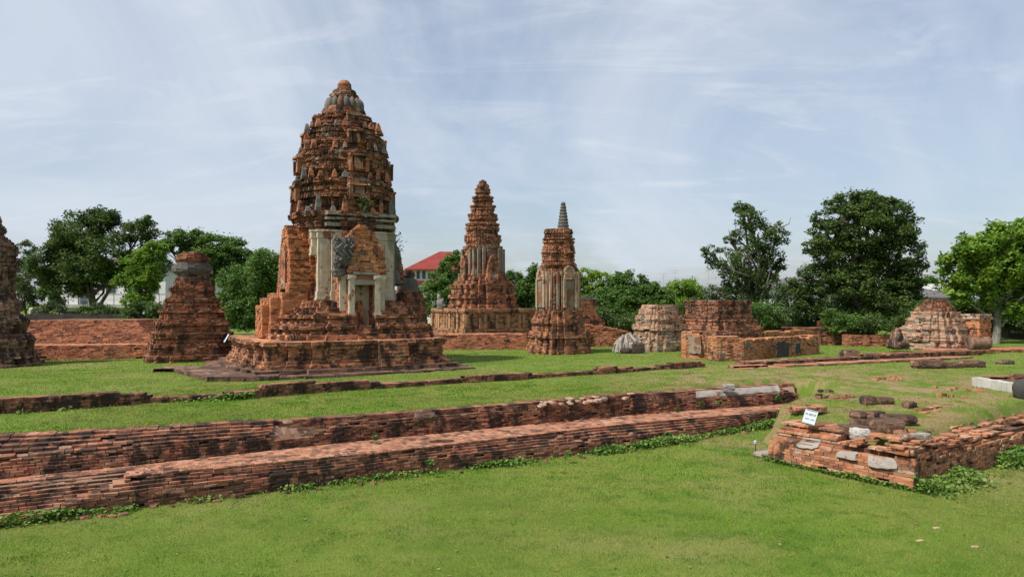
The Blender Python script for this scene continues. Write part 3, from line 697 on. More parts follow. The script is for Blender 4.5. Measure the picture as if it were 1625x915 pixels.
# naga stucco ornament left of the pediment
m = MB(202)
for (x, z, sx, sz) in ((-1.0, 5.55, .6, .9), (-1.22, 5.9, .45, .8), (-.9, 6.0, .5, .7), (-.7, 6.2, .42, .5), (-1.3, 5.3, .35, .6), (-1.38, 6.25, .22, .5)):
    m.rock(lw(PC, TH, x, -3.22, z), (sx, .34, sz), TH, .2, .4, int(x * 31), 11, freq=3.5)
for k in range(3):
    pts = [lw(PC, TH, -1.25 + .3 * k + .14 * math.sin(s * 3 + k), -3.42, 5.3 + .33 * s + .1 * k) for s in np.linspace(0, 3.2, 14)]; m.tube(pts, [.07 - .003 * j for j in range(14)], 6)
m.rock(lw(PC, TH, -1.2, -3.1, 4.75), (.55, .5, .4), TH, .5, .25, 9, 9)
m.build('naga_ornament', M['stucco_dark'], PR, PO)
# left porch: side arch and stepped piers
mb = MB(205); gable(mb, -3.05, 0, 4.1, 1.35, 7.25, .95, -math.pi / 2, er=.09, skew=.1); 
for sx in (-1, 1):
    pl = tfm([(-3.1, sx * .95 - .4), (-2.1, sx * .95 - .4), (-2.1, sx * .95 + .4), (-3.1, sx * .95 + .4)])
    for k in range(26): mb.ring(pl, 2.0 + k * .088, .088, odd=k % 2, dep=.24, er=.06, jit=.02)
    cc = np.mean(pl, axis=0); mb.prism([tuple(cc + (np.array(p) - cc) * .85) for p in pl], 2.0, 4.25)
mb.build('side_arch', [M['porch'], M['mortar']], PR, PO)
m = MB(206); m.box(lw(PC, TH, -3.08, 0, 4.9), (.16, 1.1, 1.9), TH, jit=.04); m.build('arch_recess', M['prang'], PR, PO)
mb = MB(207)
for (x0, x1, hw, z1) in ((-4.25, -3.9, .8, 3.2), (-3.95, -3.45, 1.3, 3.6), (-3.5, -2.3, 1.7, 3.85)):
    pl = tfm([(x0, -hw), (x1, -hw), (x1, hw), (x0, hw)])
    n = int((z1 - 1.6) / .088)
    for k in range(n): mb.ring(pl, 1.6 + k * .088, .088, odd=k % 2, dep=.3, er=.06, jit=.016, skip=.02)
    mb.prism(tfm([(x0 + .07, -hw + .07), (x1 - .07, -hw + .07), (x1 - .07, hw - .07), (x0 + .07, hw - .07)]), 1.6, z1 - .05)
mb.build('side_pier', [M['porch'], M['mortar']], PR, PO)
# right side porch, only its dark edge shows
mb = MB(208); gable(mb, -3.0, 0, 4.2, .9, 6.3, .9, math.pi / 2, er=.1); mb.build('far_side_arch', [M['prang'], M['mortar']], PR, PO)
m = MB(209); m.rock(lw(PC, TH, 2.5, -.8, 4.6), (.5, .6, .7), TH, .5, .2, 4); m.rock(lw(PC, TH, 2.6, -.6, 5.6), (.45, .5, 1.3), TH, .4, .25, 6); m.build('stucco_fragment', M['stucco_dark'], PR, PO)

# ------------------------------------------------------------------ generic chedi / tower
def tower(name, label, cat, px, d, segs, group=None, th=TH):
    """segs: (part, plan, [(py, half px, ...)], mats, hc, er, bricks)"""
    c = D(px, 480, d); C = (c[0], c[1]); O = (C[0], C[1], 0)
    root = thing(name, O, label, cat, group); tf = TFm(C[0], C[1], th); ppm = F / d; out_ = {}
    for i, sg in enumerate(segs):
        part, plan, k, prof, mats, kw = sg
        pr = [(CH + (480 - y) / ppm, hp / ppm / k) for (y, hp) in prof]
        mb = MB(int(px) + i * 7); kw = dict(kw); kw.setdefault('hc', .1)
        mb.stack(plan, tf, pr, **kw); out_[part] = mb.build(part, mats, root, O)
    return root, C, O, ppm, out_
MO = M['mortar']
ruin = dict(er=.1, jit=.025, skip=.05, L=.3, dep=.45)
# red bell-like chedi left of the prang
r0, C, O, ppm, _ = tower('ruined_chedi', 'red brick chedi with rounded grey cap between left lawn mound and tall prang', 'chedi', 305, 42, [
    ('plinth', RED2, 1.2, [(582, 82), (560, 80), (558, 74), (548, 73)], [M['chedi_red'], MO], dict(ruin, L=.35)),
    ('stepped_body', BOXY, 1.17, [(548, 72), (542, 71), (541, 66), (533, 65), (532, 69), (526, 68), (525, 61), (515, 59), (514, 63), (508, 61), (507, 53), (497, 51), (496, 55), (490, 53), (489, 46), (480, 44), (479, 47), (473, 45), (472, 38), (462, 35), (461, 38), (455, 36), (454, 30), (445, 27)], [M['chedi_red'], MO], dict(ruin, er=.14, cj=.05)),
    ('grey_band', octo(16), 1., [(446, 27), (441, 27), (437, 24), (434, 23)], [M['chedi_dark'], MO], dict(er=.06, jit=.02)),
    ('bell', octo(18), 1., [(435, 25), (431, 28), (424, 29), (420, 27), (417, 23)], [M['stucco_dark'], M['stucco_dark']], dict(er=.07, jit=.02, hc=.07)),
    ('cap', octo(14), 1., [(417, 22), (413, 26), (408, 25), (404, 21), (400, 14)], [M['chedi_red'], MO], dict(er=.06, jit=.02, hc=.07))])
# blackened chedi on the left edge
r0, C, O, ppm, _ = tower('blackened_chedi', 'blackened chedi cut by the left edge of the photo', 'chedi', -14, 38, [
    ('plinth', RED2, 1.2, [(590, 84), (576, 83), (574, 76), (566, 74)], [M['chedi_dark'], MO], dict(ruin, L=.35)),
    ('stepped_body', BOXY, 1.17, [(566, 74), (556, 70), (554, 62), (548, 66), (540, 69), (530, 62), (528, 54), (518, 58), (510, 60), (500, 50), (498, 44), (490, 48), (480, 44), (470, 36)], [M['chedi_dark'], MO], ruin),
    ('shaft', RED4, 1.08, [(470, 35), (462, 33), (430, 33), (428, 37), (420, 36), (418, 33), (400, 36), (390, 36), (384, 30)], [M['chedi_dark'], MO], dict(er=.08, jit=.02)),
    ('neck', octo(14), 1., [(385, 28), (378, 24), (376, 18), (370, 17), (364, 20), (358, 15), (340, 10), (322, 6), (300, 2)], [M['chedi_dark'], MO], dict(er=.05, jit=.02))])
# small chedi at the right shoulder of the prang
r0, C, O, ppm, _ = tower('small_chedi', 'small dark brick chedi with knob top at right shoulder of tall prang', 'chedi', 647, 43.5, [
    ('stepped_body', BOXY, 1.17, [(572, 52), (545, 46), (543, 40), (530, 39), (528, 42), (516, 38), (514, 33), (500, 31), (498, 34), (488, 29), (470, 25), (468, 27), (460, 18)], [M['chedi_red'], MO], ruin),
    ('bell', octo(16), 1., [(462, 17), (456, 17), (452, 17), (444, 16), (441, 10)], [M['stucco_dark'], M['stucco_dark']], dict(er=.05, jit=.012, hc=.07)),
    ('knob', octo(12), 1., [(441, 10), (438, 13), (432, 11), (429, 6)], [M['chedi_dark'], MO], dict(er=.04, jit=.015, hc=.07))])
# second prang on its buff platform
P2 = ['tower_red', 'mortar']
seg2 = [('terrace', SQ, 1.33, [(560, 106), (552, 105), (549, 98), (540, 97), (537, 92), (526, 91)], [M['mound'], MO], dict(er=.05, jit=.02, L=.4)),
        ('platform', redent([(1, .62), (.97, .97)]), 1.30, [(526, 83), (520, 83), (518, 79), (496, 79), (494, 83), (489, 84)], [M['buff'], M['buff']], dict(er=.02, jit=.006, L=.4, hc=.11)),
        ('stepped_base', RED3, 1.07, [(489, 56), (484, 56), (483, 52), (474, 52), (473, 55), (468, 55), (467, 50), (458, 50), (457, 52), (452, 51), (451, 46), (446, 45), (445, 40), (440, 39)], [M['tower_red'], MO], dict(ruin, er=.07)),
        ('shaft', RED4, 1.08, [(440, 37), (430, 36), (427, 32), (398, 31), (395, 33), (391, 33)], [M['tower_red'], M['stucco_worn']], dict(hc=.12, er=.09, jit=.02, skip=.68, core=.03))]
yy = 391
for (y1, hw) in ((373, 29.6), (355, 28), (340, 25), (326, 21), (312, 17), (299, 13.5)):
    seg2.append(('tier', TIERP, 1.07, [(yy, hw - 1.2), (yy - (yy - y1) * .35, hw - 2.2), (yy - (yy - y1) * .4, hw + .6), (yy - (yy - y1) * .6, hw + .8), (yy - (yy - y1) * .64, hw - .8), (yy - (yy - y1) * .78, hw - .6), (yy - (yy - y1) * .8, hw + 1), (y1, hw + .2)], [M['tower_red'] if len(seg2) % 2 else M['tower_red'], M['stucco_worn']], dict(er=.16, jit=.035, skip=.2, hc=.1, cj=.05)))
    yy = y1
seg2 += [('lotus_cap', octo(14), 1., [(299, 9), (296, 10), (294, 10), (292, 7), (288, 6), (285, 2)], [M['tower_red'], MO], dict(er=.03, jit=.01, hc=.09))]
r2, C2, O2, ppm2, pt2 = tower('slender_prang', 'slender stepped prang standing on a wide buff panelled platform', 'prang', 766, 60, seg2)
# pilasters on the buff platform
for (fx, sg) in ((0, 1), (1, 1)):
    for x in (-3.9, -2.4, -1.9, -.55, .75, 2.1, 2.6, 3.9):
        h = 79 / ppm2 / 1.30; x2 = x * h / 4.05
        p = lw(C2, TH, x2, -h - .02) if fx == 0 else lw(C2, TH, -h - .02, x2)
        m = MB(300); m.box((*p, CH + (480 - 508) / ppm2), (.24, .14, 1.1) if fx == 0 else (.16, .3, 1.15), TH, jit=.015); m.build('platform_pilaster', M['buff'], r2, O2)
# doorway niche and gables of the slender prang
def mini_gable(mb, C, th, ang, yf, z0, hw, zt, dp, hc=.1):
    n = int((zt - z0) / hc)
    for k in range(n):
        f = (k + .5) / n; w = hw * (1 - f ** 1.8) ** .6
        if w < .06: continue
        q = lambda x, y: lw(C, th, x * math.cos(ang) - y * math.sin(ang), x * math.sin(ang) + y * math.cos(ang))
        pl = [q(-w, yf), q(w, yf), q(w, yf + dp), q(-w, yf + dp)]
        mb.ring(pl, z0 + k * hc, hc, odd=k % 2, dep=.2, er=.06, jit=.02)
        cc = np.mean(pl, axis=0); mb.prism([tuple(cc + (np.array(p) - cc) * .85) for p in pl], z0 + k * hc, z0 + (k + 1) * hc - .004)
h2 = 33 / ppm2 / 1.08
for k in range(4):
    an = k * math.pi / 2; mb = MB(310 + k)
    mini_gable(mb, C2, TH, an, -h2 - .22, 5.6, .5, 7.1, .4)
    q = lambda x, y: lw(C2, TH, x * math.cos(an) - y * math.sin(an), x * math.sin(an) + y * math.cos(an))
    for sx in (-1, 1): mb.box((*q(sx * .45, -h2 - .18), 4.75), (.26, .4, 1.7), TH + an, jit=.03)
    g_ = mb.build('gabled_porch', [M['tower_red'], MO], r2, O2)
    m = MB(320 + k); m.box((*q(0, -h2 - .1), 4.75), (.62, .3, 1.6), TH + an, jit=.02); m.build('blind_niche', M['stucco_worn'] if k else M['stucco'], g_, O2)
for k in range(4):
    an = k * math.pi / 2; q = lambda x, y: lw(C2, TH, x * math.cos(an) - y * math.sin(an), x * math.sin(an) + y * math.cos(an))
    for sx in (-1.05, -.68, .68, 1.05):
        m = MB(int(325 + k + sx * 9)); m.rock((*q(sx, -h2 * (.95 if abs(sx) < .8 else .85)), 6.15), (.24, .2, 2.9), TH + an, .95, .06, int(k * 9 + sx * 5), 12, freq=4); m.build('pilaster', M['stucco_worn'], r2, O2)
# third tower with ringed spire
seg3 = [('stepped_base', RED3, 1.07, [(567, 53), (562, 53), (560, 50), (548, 49), (546, 46), (536, 45), (534, 48), (526, 46), (523, 41), (514, 40), (512, 43), (505, 41), (502, 37), (492, 36)], [M['tower_red'], MO], ruin),
        ('shaft', RED4, 1.08, [(492, 35), (488, 33), (446, 31.5), (444, 34), (436, 33), (432, 31.5)], [M['tower_red'], M['stucco_worn']], dict(hc=.11, er=.12, jit=.03, skip=.5, core=.03))]
yy = 432
for (y1, hw) in ((412, 30.5), (395, 29), (378, 27.5), (364, 25.5)):
    seg3.append(('tier', TIERP, 1.07, [(yy, hw - 1), (yy - (yy - y1) * .3, hw - 1.5), (yy - (yy - y1) * .5, hw - 2), (yy - (yy - y1) * .55, hw + .5), (yy - (yy - y1) * .75, hw), (yy - (yy - y1) * .78, hw - 1.5), (y1, hw - 1)], [M['tower_red'], M['stucco_worn']], dict(er=.14, jit=.035, skip=.14, hc=.1, cj=.045)))
    yy = y1
r3, C3, O3, ppm3, pt3 = tower('spired_tower', 'square brick tower topped by a thin grey ringed spire', 'tower', 886, 47.5, seg3)
m = MB(330); sx = D(894, 480, 47.4); prof = []
z0 = CH + (480 - 364) / ppm3; zt = CH + (480 - 320) / ppm3
for k in range(9):
    f = k / 9; r_ = .40 * (1 - f) + .13 * f; zz_ = (zt - z0) * f; dz = (zt - z0) / 9
    prof += [(zz_, r_ * .86), (zz_ + dz * .25, r_), (zz_ + dz * .7, r_ * .98), (zz_ + dz * .9, r_ * .8)]
prof += [(zt - z0, .10), (zt - z0 + .06, .02)]
m.lathe((sx[0], sx[1], z0 - .05), prof, 16, jit=.01); m.build('spire', M['stucco_dark'], r3, O3)
h3 = 33 / ppm3 / 1.08
for k in range(4):
    an = k * math.pi / 2; q = lambda x, y: lw(C3, TH, x * math.cos(an) - y * math.sin(an), x * math.sin(an) + y * math.cos(an))
    mb = MB(340 + k); mini_gable(mb, C3, TH, an, -h3 - .16, 4.75, .46, 5.7, .3, .09)
    for sx_ in (-1, 1): mb.box((*q(sx_ * .42, -h3 - .06), 3.9), (.16, .24, 1.8), TH + an, jit=.02)
    mb.build('niche_gable', [M['chedi_pale'], MO], r3, O3)
    m = MB(350 + k); m.box((*q(0, -h3 - .03), 3.85), (.62, .12, 1.7), TH + an, jit=.012); m.build('niche_panel', M['stucco_worn'], r3, O3)
    for sx_ in (-.76, -.5, .5, .76):
        m = MB(355 + k); m.box((*q(sx_, -h3 * (.96 if abs(sx_) < .6 else .885)), 4.05), (.12, .16, 2.4), TH + an, jit=.02); m.build('pilaster', M['chedi_pale'] if sx_ > 0 else M['stucco_worn'], r3, O3)
# grey stucco figure fragment on the platform corner of the slender prang
f0 = D(699, 489, 56.5); m = MB(360); m.rock((f0[0], f0[1], f0[2] + .35), (.5, .4, .75), 0, .3, .3, 2, freq=3); m.rock((f0[0] - .12, f0[1], f0[2] + .85), (.25, .25, .45), 0, .2, .3, 4)
m.rock((f0[0] + .18, f0[1], f0[2] + .2), (.35, .35, .35), 0, .3, .3, 7)
o = m.build('stucco_fragment', M['stucco_grey']); tag(o, 'small grey stucco fragment at left corner of buff platform', 'fragment')

# small ruin right behind the spired tower, with a low wall running right
def wall_run(name, label, cat, pts, hc, L, mats, thick, seed, keep=None, parent=None, origin=(0, 0, 0), er=.06, skip=.03, batter=0., rough=.06):
    """pts: list of (x, y, top z); a free-standing brick wall with both faces and a top"""
    P = np.array([(p[0], p[1]) for p in pts]); H = np.array([p[2] for p in pts]); mb = MB(seed)
    tg = np.gradient(P, axis=0); tg /= np.hypot(*tg.T)[:, None] + 1e-9; nb = np.stack([-tg[:, 1], tg[:, 0]], 1)
    S = np.concatenate([[0], np.cumsum(np.hypot(*np.diff(P, axis=0).T))]); n = int(H.max() / hc) + 1; ax = P[-1] - P[0]; ax = ax / np.linalg.norm(ax)
    for k in range(n):
        z = -.08 + k * hc; of = batter * k
        kp = lambda m: (m[:, 2] + hc * .6 < np.interp((m[:, :2] - P[0]) @ ax, S * 1.0, H) + rough * (vn(m * 1.4, seed) - .5))
        mb.run(P + nb * of, z, hc, L=L, dep=thick * .55, er=er, jit=.02, odd=k % 2, skip=skip, keep=kp)
        mb.run((P + nb * (thick - of))[::-1], z, hc, L=L, dep=thick * .55, er=er, jit=.02, odd=k % 2, skip=skip, keep=kp)
        for e_, dr in ((0, 1), (-1, -1)):
            a, b_ = P[e_] + nb[e_] * (thick - of), P[e_] + nb[e_] * of
            if dr < 0: a, b_ = b_, a
            mb.run([a, b_], z, hc, L=L, dep=.25, er=er, jit=.02, odd=k % 2, keep=kp)
    nbn = n * batter
    v = []
    for p, q, h in zip(P, nb, H): v += [(*(p + q * .07), -.1), (*(p + q * (.1 + nbn)), h - .07 - rough * .45), (*(p + q * (thick - .1 - nbn)), h - .07 - rough * .45), (*(p + q * (thick - .07)), -.1)]
    N = len(P)
    mb.add(v, [(a * 4 + k, (a + 1) * 4 + k, (a + 1) * 4 + k + 1, a * 4 + k + 1) for a in range(N - 1) for k in range(3)] + [(0, 1, 2, 3), (N * 4 - 1, N * 4 - 2, N * 4 - 3, N * 4 - 4)], 1)
    o = mb.build(name, mats, parent, origin)
    if label: tag(o, label, cat)
    return o
def pw(px, d, ytop): p = D(px, ytop, d); return (p[0], p[1], p[2])
r4, C, O, ppm, _ = tower('shrine_ruin', 'small ruined brick shrine block showing right behind the spired tower', 'ruin', 925, 56, [
    ('stepped_base', RED2, 1.2, [(545, 52), (530, 50), (520, 46), (518, 38), (506, 33), (503, 27), (499, 24)], [M['tower_red'], MO], dict(er=.06, jit=.02)),
    ('orange_wall', SQ, 1.33, [(499, 20), (475, 19.5)], [M['house_orange'], MO], dict(er=.03, jit=.012)),
    ('stucco_edge', SQ, 1.33, [(475, 21), (471, 20)], [M['stucco_grey'], MO], dict(er=.05, jit=.02))])
wall_run('low_ruin_wall', 'rough low brick wall between the spired tower and the grey stump', 'wall', [pw(925, 54, 513), pw(950, 54, 516), pw(975, 54, 520), pw(1003, 54.5, 527)], .1, .32, [M['mound'], MO], 1.2, 61)
wall_run('red_terrace_wall', 'low red brick terrace wall with worn ledge before the slender prang', 'wall', [pw(660, 50, 533), pw(720, 50.3, 531), pw(780, 50.6, 531), pw(836, 50.9, 531)], .1, .34, [M['mound'], MO], 3.2, 62, batter=.03)

# brick mound at the left
ML = thing('brick_mound', (X_(140, 44), 44, 0), 'wide sloping red brick mound with long ledge on the left lawn', 'mound')
MLo = (X_(140, 44), 44, 0)
mb = MB(63)
for k in range(14):
    z = .05 + k * .1; f = k / 14
    a = D(20, 500, 40.8); b_ = D(240, 500, 42.5)
    if k < 9: mb.run([(a[0], a[1] + .04 * k), (b_[0], b_[1] + .04 * k)], z - .05, .1, L=.34, dep=.6, er=.06, jit=.02, odd=k % 2, skip=.03)
a = D(0, 500, 40.9); b_ = D(245, 500, 42.6); zl = .05 + 9 * .1 - .08
mb.add([(a[0], a[1] + .4, -.1), (b_[0], b_[1] + .4, -.1), (b_[0], b_[1] + .45, zl), (a[0], a[1] + .45, zl), (b_[0], b_[1] + 4, zl), (a[0], a[1] + 4, zl)], [(0, 1, 2, 3), (3, 2, 4, 5)], 1)
mb.build('front_ledge', [M['mound'], M['tread']], ML, MLo)
mb = MB(641)
for k in range(4): mb.run([(a[0], a[1] + .38 + .3 * k), (b_[0], b_[1] + .38 + .3 * k)], zl - .03, .06, L=.2, dep=.32, er=.01, jit=.01, odd=k % 2)
mb.build('lit_ledge_paving', [M['house_orange'], MO], ML, MLo)  # brighter brick paints the sunlit line along the ledge top
mb = MB(64); n = 14
for k in range(n):
    f = k / n; z = zl + k * .095; dd = 43 + f * 3.2
    x0 = X_(12 + 33 * f, dd); x1 = X_(240 - 36 * f, dd)
    y1 = 43 + f * 3.2
    mb.run([(x0, y1), (x1, y1 + .8)], z, .095, L=.32, dep=.7, er=.08, jit=.025, odd=k % 2, skip=.03)
    mb.run([(x1, y1 + .8), (x1 - .4, y1 + 5)], z, .095, L=.32, dep=.7, er=.08, jit=.025, odd=k % 2)
    mb.prism([(x0 + .1, y1 + .15), (x1 - .15, y1 + .95), (x1 - .5, y1 + 5), (x0, y1 + 5)], z, z + .09)
mb.build('sloping_face', [M['mound'], MO], ML, MLo)

# pale chedi ruins
r5, C, O, ppm, _ = tower('ruined_chedi', 'pale grey layered chedi stump with flat top behind the driftwood stump', 'chedi', 1046, 50, [
    ('plinth', RED2, 1.2, [(562, 46), (540, 45), (537, 42)], [M['chedi_pale'], MO], ruin),
    ('layered_body', BOXY, 1.17, [(537, 41), (524, 40), (522, 43), (514, 40), (512, 35), (506, 37), (500, 35), (498, 31), (492, 31), (490, 28), (486, 27), (483, 24)], [M['chedi_pale'], MO], dict(ruin, er=.12))])
r6, C, O, ppm, _ = tower('ruined_chedi', 'buff layered chedi with red stepped top near the right brick pillar', 'chedi', 1484, 51, [
    ('plinth', RED2, 1.2, [(560, 58), (544, 56), (540, 52)], [M['chedi_pale'], MO], ruin),
    ('layered_body', RED3, 1.07, [(540, 52), (530, 51), (527, 46), (520, 48), (516, 42), (506, 40), (503, 34), (494, 34)], [M['chedi_pale'], MO], ruin),
    ('red_top', RED3, 1.07, [(494, 30), (488, 27), (486, 23), (482, 20), (479, 16), (475, 12)], [M['chedi_red'], MO], dict(er=.08, jit=.02))])
pl_ = thing('brick_pillar', (X_(1546, 50), 50, 0), 'square red brick pillar stub with pale ragged top beside buff chedi', 'pillar')
mb = MB(66); c = D(1546, 500, 50); tf = TFm(c[0], c[1], TH)
mb.stack(SQ, tf, [(0, .72), (2.2, .7)], hc=.1, L=.3, er=.05, jit=.02, skip=.02); mb.build('shaft', [M['house_orange'], MO], pl_, (X_(1546, 50), 50, 0))
mb = MB(67); mb.stack(SQ, tf, [(2.2, .78), (2.55, .74)], hc=.1, L=.3, er=.14, jit=.04, skip=.12); mb.build('capping', [M['chedi_pale'], MO], pl_, (X_(1546, 50), 50, 0))

# red square ruin and vihara walls on the right
r7, C, O, ppm, _ = tower('ruined_hall', 'dark red square ruin with streaked walls behind the orange brick rooms', 'ruin', 1139, 50, [
    ('battered_base', redent([(1, .7), (.95, .95)]), 1.27, [(545, 68), (530, 66), (516, 62), (514, 57), (506, 55)], [M['tower_red'], MO], dict(er=.07, jit=.02)),
    ('streaked_wall', redent([(1, .35), (.97, .62), (1.0, .62), (1.0, 1.0)]), 1.33, [(506, 49), (490, 48), (480, 49), (476, 51)], [M['prang'], M['stucco_worn']], dict(er=.09, jit=.02, skip=.15))])
VH = thing('ruined_vihara', G(1190, 574) + (0,), 'low roofless orange brick rooms with grey plaster patches', 'ruin'); VO = tuple(VH.location)
def vwall(part, px0, y0, px1, y1, ytop0, ytop1, mat, th_, seed):
    a = G(px0, y0); b_ = G(px1, y1)
    return wall_run(part, None, None, [(a[0], a[1], Z_(ytop0, a[1])), ((a[0] + b_[0]) / 2, (a[1] + b_[1]) / 2, (Z_(ytop0, a[1]) + Z_(ytop1, b_[1])) / 2), (b_[0], b_[1], Z_(ytop1, b_[1]))], .09, .3, [mat, MO], th_, seed, parent=VH, origin=VO, er=.08, skip=.035, rough=.42)
vwall('end_wall', 1081, 571, 1122, 572, 526, 526, M['house_orange'], 1.3, 71)
vwall('recessed_wall', 1122, 568, 1140, 570, 522, 530, M['tower_red'], 1.4, 72)
vwall('room_wall', 1137, 576, 1180, 575, 532, 533, M['house_orange'], 1.0, 73)
vwall('long_wall', 1180, 575, 1301, 563, 537, 531, M['house_orange'], .8, 74)
vwall('back_wall', 1180, 557, 1290, 549, 527, 524, M['house_orange'], .8, 75)
vwall('cross_wall', 1140, 562, 1185, 560, 524, 527, M['tower_red'], .7, 76)
def wallpatch(part, px0, py0, px1, py1, d0, d1, mat, parent, origin, seed):
    r = np.random.default_rng(seed); n = 36; v = []; m = MB(seed)
    a = np.array(D(px0, py0, d0)); b_ = np.array(D(px1, py1, d1)); c = (a + b_) / 2; hx = (b_[:2] - a[:2]) / 2; hz = abs(b_[2] - a[2]) / 2
    nn = np.array([hx[1], -hx[0]]); nn = nn / np.linalg.norm(nn) * .012
    for s in (1, 0):
        for k in range(n):
            t_ = 2 * math.pi * k / n; rr = (.7 + .4 * float(vn(np.array([math.cos(t_) * 3 + 9, math.sin(t_) * 3 + 9, seed]), 3)) + r.uniform(-.06, .06)) if s else rr_[k]
            if s and k == 0: rr_ = []
            if s: rr_.append(rr)
            cx, cz = np.clip(1.25 * math.cos(t_), -1, 1) * rr, np.clip(1.25 * math.sin(t_), -1, 1) * rr
            p = c[:2] + hx * cx + nn * (1 if s else -2); v.append((p[0], p[1], c[2] + hz * cz))
    m.add(v, [tuple(range(n))] + [(k, n + k, n + (k + 1) % n, (k + 1) % n) for k in range(n)])
    return m.build(part, mat, parent, origin)
def gd(px, y): return G(px, y)[1]
for (a, b_, c_, d_, g1, g2, mt) in ((1091, 560, 1112, 532, gd(1091, 571), gd(1112, 572), 'plaster_warm'), (1141, 570, 1160, 558, gd(1137, 576) , gd(1180, 575), 'plaster_warm'), (1232, 568, 1254, 541, 41.5, 42.7, 'boulder'), (1262, 562, 1270, 542, 43.2, 43.6, 'boulder'), (1183, 552, 1191, 542, 40.4, 40.9, 'stucco_dark'), (1166, 569, 1178, 557, gd(1166, 575), gd(1178, 575), 'plaster_warm')):
    wallpatch('surface_patch', a, b_, c_, d_, g1 - .06, g2 - .06, M[mt], VH, VO, int(a))  # near-black ones are flat panels painting the dark of wall openings
wall_run('platform_wall', 'long low brick ledge running right from the orange rooms', 'wall', [(*G(1188, 583), .3), (*G(1300, 578), .3), (*G(1420, 571), .35), (*G(1560, 565), .4)], .09, .4, [M['wall'], M['tread']], 1.1, 77)
o = wall_run('platform_wall', None, None, [(*G(1175, 588), .16), (*G(1300, 583), .16), (*G(1420, 577), .18), (*G(1545, 571), .2)], .09, .4, [M['tread'], M['tread']], 1.0, 771)
tag(o, 'lower front step of the long ledge right of the orange rooms', 'step')
wall_run('rear_wall', 'long plain brick wall in front of the biggest tree', 'wall', [(*G(1215, 549), Z_(518, gd(1215, 549))), (*G(1330, 549), Z_(520, gd(1330, 549))), (*G(1331, 549), Z_(531, gd(1330, 549))), (*G(1352, 549), Z_(532, 50))], .1, .32, [M['chedi_red'], MO], 1.2, 78)
wall_run('rear_wall', 'orange brick wall stretch left of the broken seated statue', 'wall', [(*G(1346, 551), Z_(530, gd(1346, 551))), (*G(1400, 551), Z_(531, gd(1400, 551))), (*G(1448, 551), Z_(533, gd(1448, 551)))], .1, .32, [M['mound'], MO], 1.0, 79)
wall_run('wall_stub', 'broken leaning brick stub rising before the big tree', 'wall', [(*G(1303, 540), Z_(510, gd(1303, 540))), (*G(1316, 540), Z_(503, gd(1316, 540))), (*G(1326, 540), Z_(508, gd(1326, 540)))], .1, .3, [M['mound'], MO], .8, 80)
wall_run('low_ruin_wall', 'crumbled red brick footing spread right of the brick pillar', 'wall', [(*G(1520, 563), .35), (*G(1580, 561), .3), (*G(1680, 560), .3)], .09, .32, [M['mound'], MO], 2.6, 82)

# broken seated statue: lathe body over crossed legs
s0 = D(1424, 560, 48.6); m = MB(85)
SO = (s0[0], s0[1], .35)
m.rock((SO[0], SO[1], .5), (1.35, .95, .5), .3, .35, .18, 3, 11); m.rock((SO[0], SO[1] + .05, .95), (.72, .55, .95), .3, .25, .14, 6, 11); m.rock((SO[0] + .02, SO[1], 1.45), (.42, .36, .34), .2, .2, .14, 8, 9)
m.rock((SO[0] - .42, SO[1] - .2, .72), (.4, .6, .45), .5, .3, .15, 9, 9); m.rock((SO[0] + .42, SO[1] - .2, .68), (.45, .6, .4), -.4, .3, .15, 10, 9)
o = m.build('broken_statue', M['chedi_dark']); tag(o, 'headless weathered seated stone statue left of the buff chedi', 'statue')
# weathered tree stump
s0 = G(1000, 562); m = MB(86); fl = lambda a, z: 1 + .22 * math.sin(a * 7 + z * 1.5) + .12 * math.sin(a * 17 + z * 4) + .25 * math.cos(a - 3.3) * (1 - min(1, z))
ST = (s0[0], s0[1] + .5, -.1)
m.rock((ST[0], ST[1] + .1, .45), (1.35, 1.1, 1.1), .4, .4, .25, 31, 14, freq=3)
rs = random.Random(5)
for k in range(46):
    a = rs.uniform(0, 6.28); r1 = rs.uniform(.7, 1.15); r0 = rs.uniform(.1, .5); zt = rs.uniform(.75, 1.4) - .3 * r0
    p0 = np.array([ST[0] - .15 + r0 * math.cos(a), ST[1] + r0 * math.sin(a), zt]); p2 = np.array([ST[0] + r1 * math.cos(a + .15), ST[1] + .85 * r1 * math.sin(a + .15), rs.uniform(-.05, .2)])
    p1 = (p0 + p2) / 2 + np.array([.12 * math.cos(a), .12 * math.sin(a), rs.uniform(.0, .2)])
    m.tube([p0, p1, p2], [rs.uniform(.05, .1), rs.uniform(.09, .17), rs.uniform(.06, .13)], 6)
stmp = m.build('tree_stump', M['wood'], smooth=False); tag(stmp, 'weathered grey driftwood-like tree stump on the far lawn', 'stump')
m = MB(87); m.rock((ST[0] + .45, ST[1] - .95, .35), (.75, .35, .8), .2, .3, .3, 3); m.rock((ST[0] - .25, ST[1] - 1.0, .22), (.8, .3, .45), .1, .3, .3, 5); o = m.build('hollow_shade', M['darkin'], stmp, (0, 0, 0))  # solid dark lumps, their colour painting the shade inside the stump's cavities

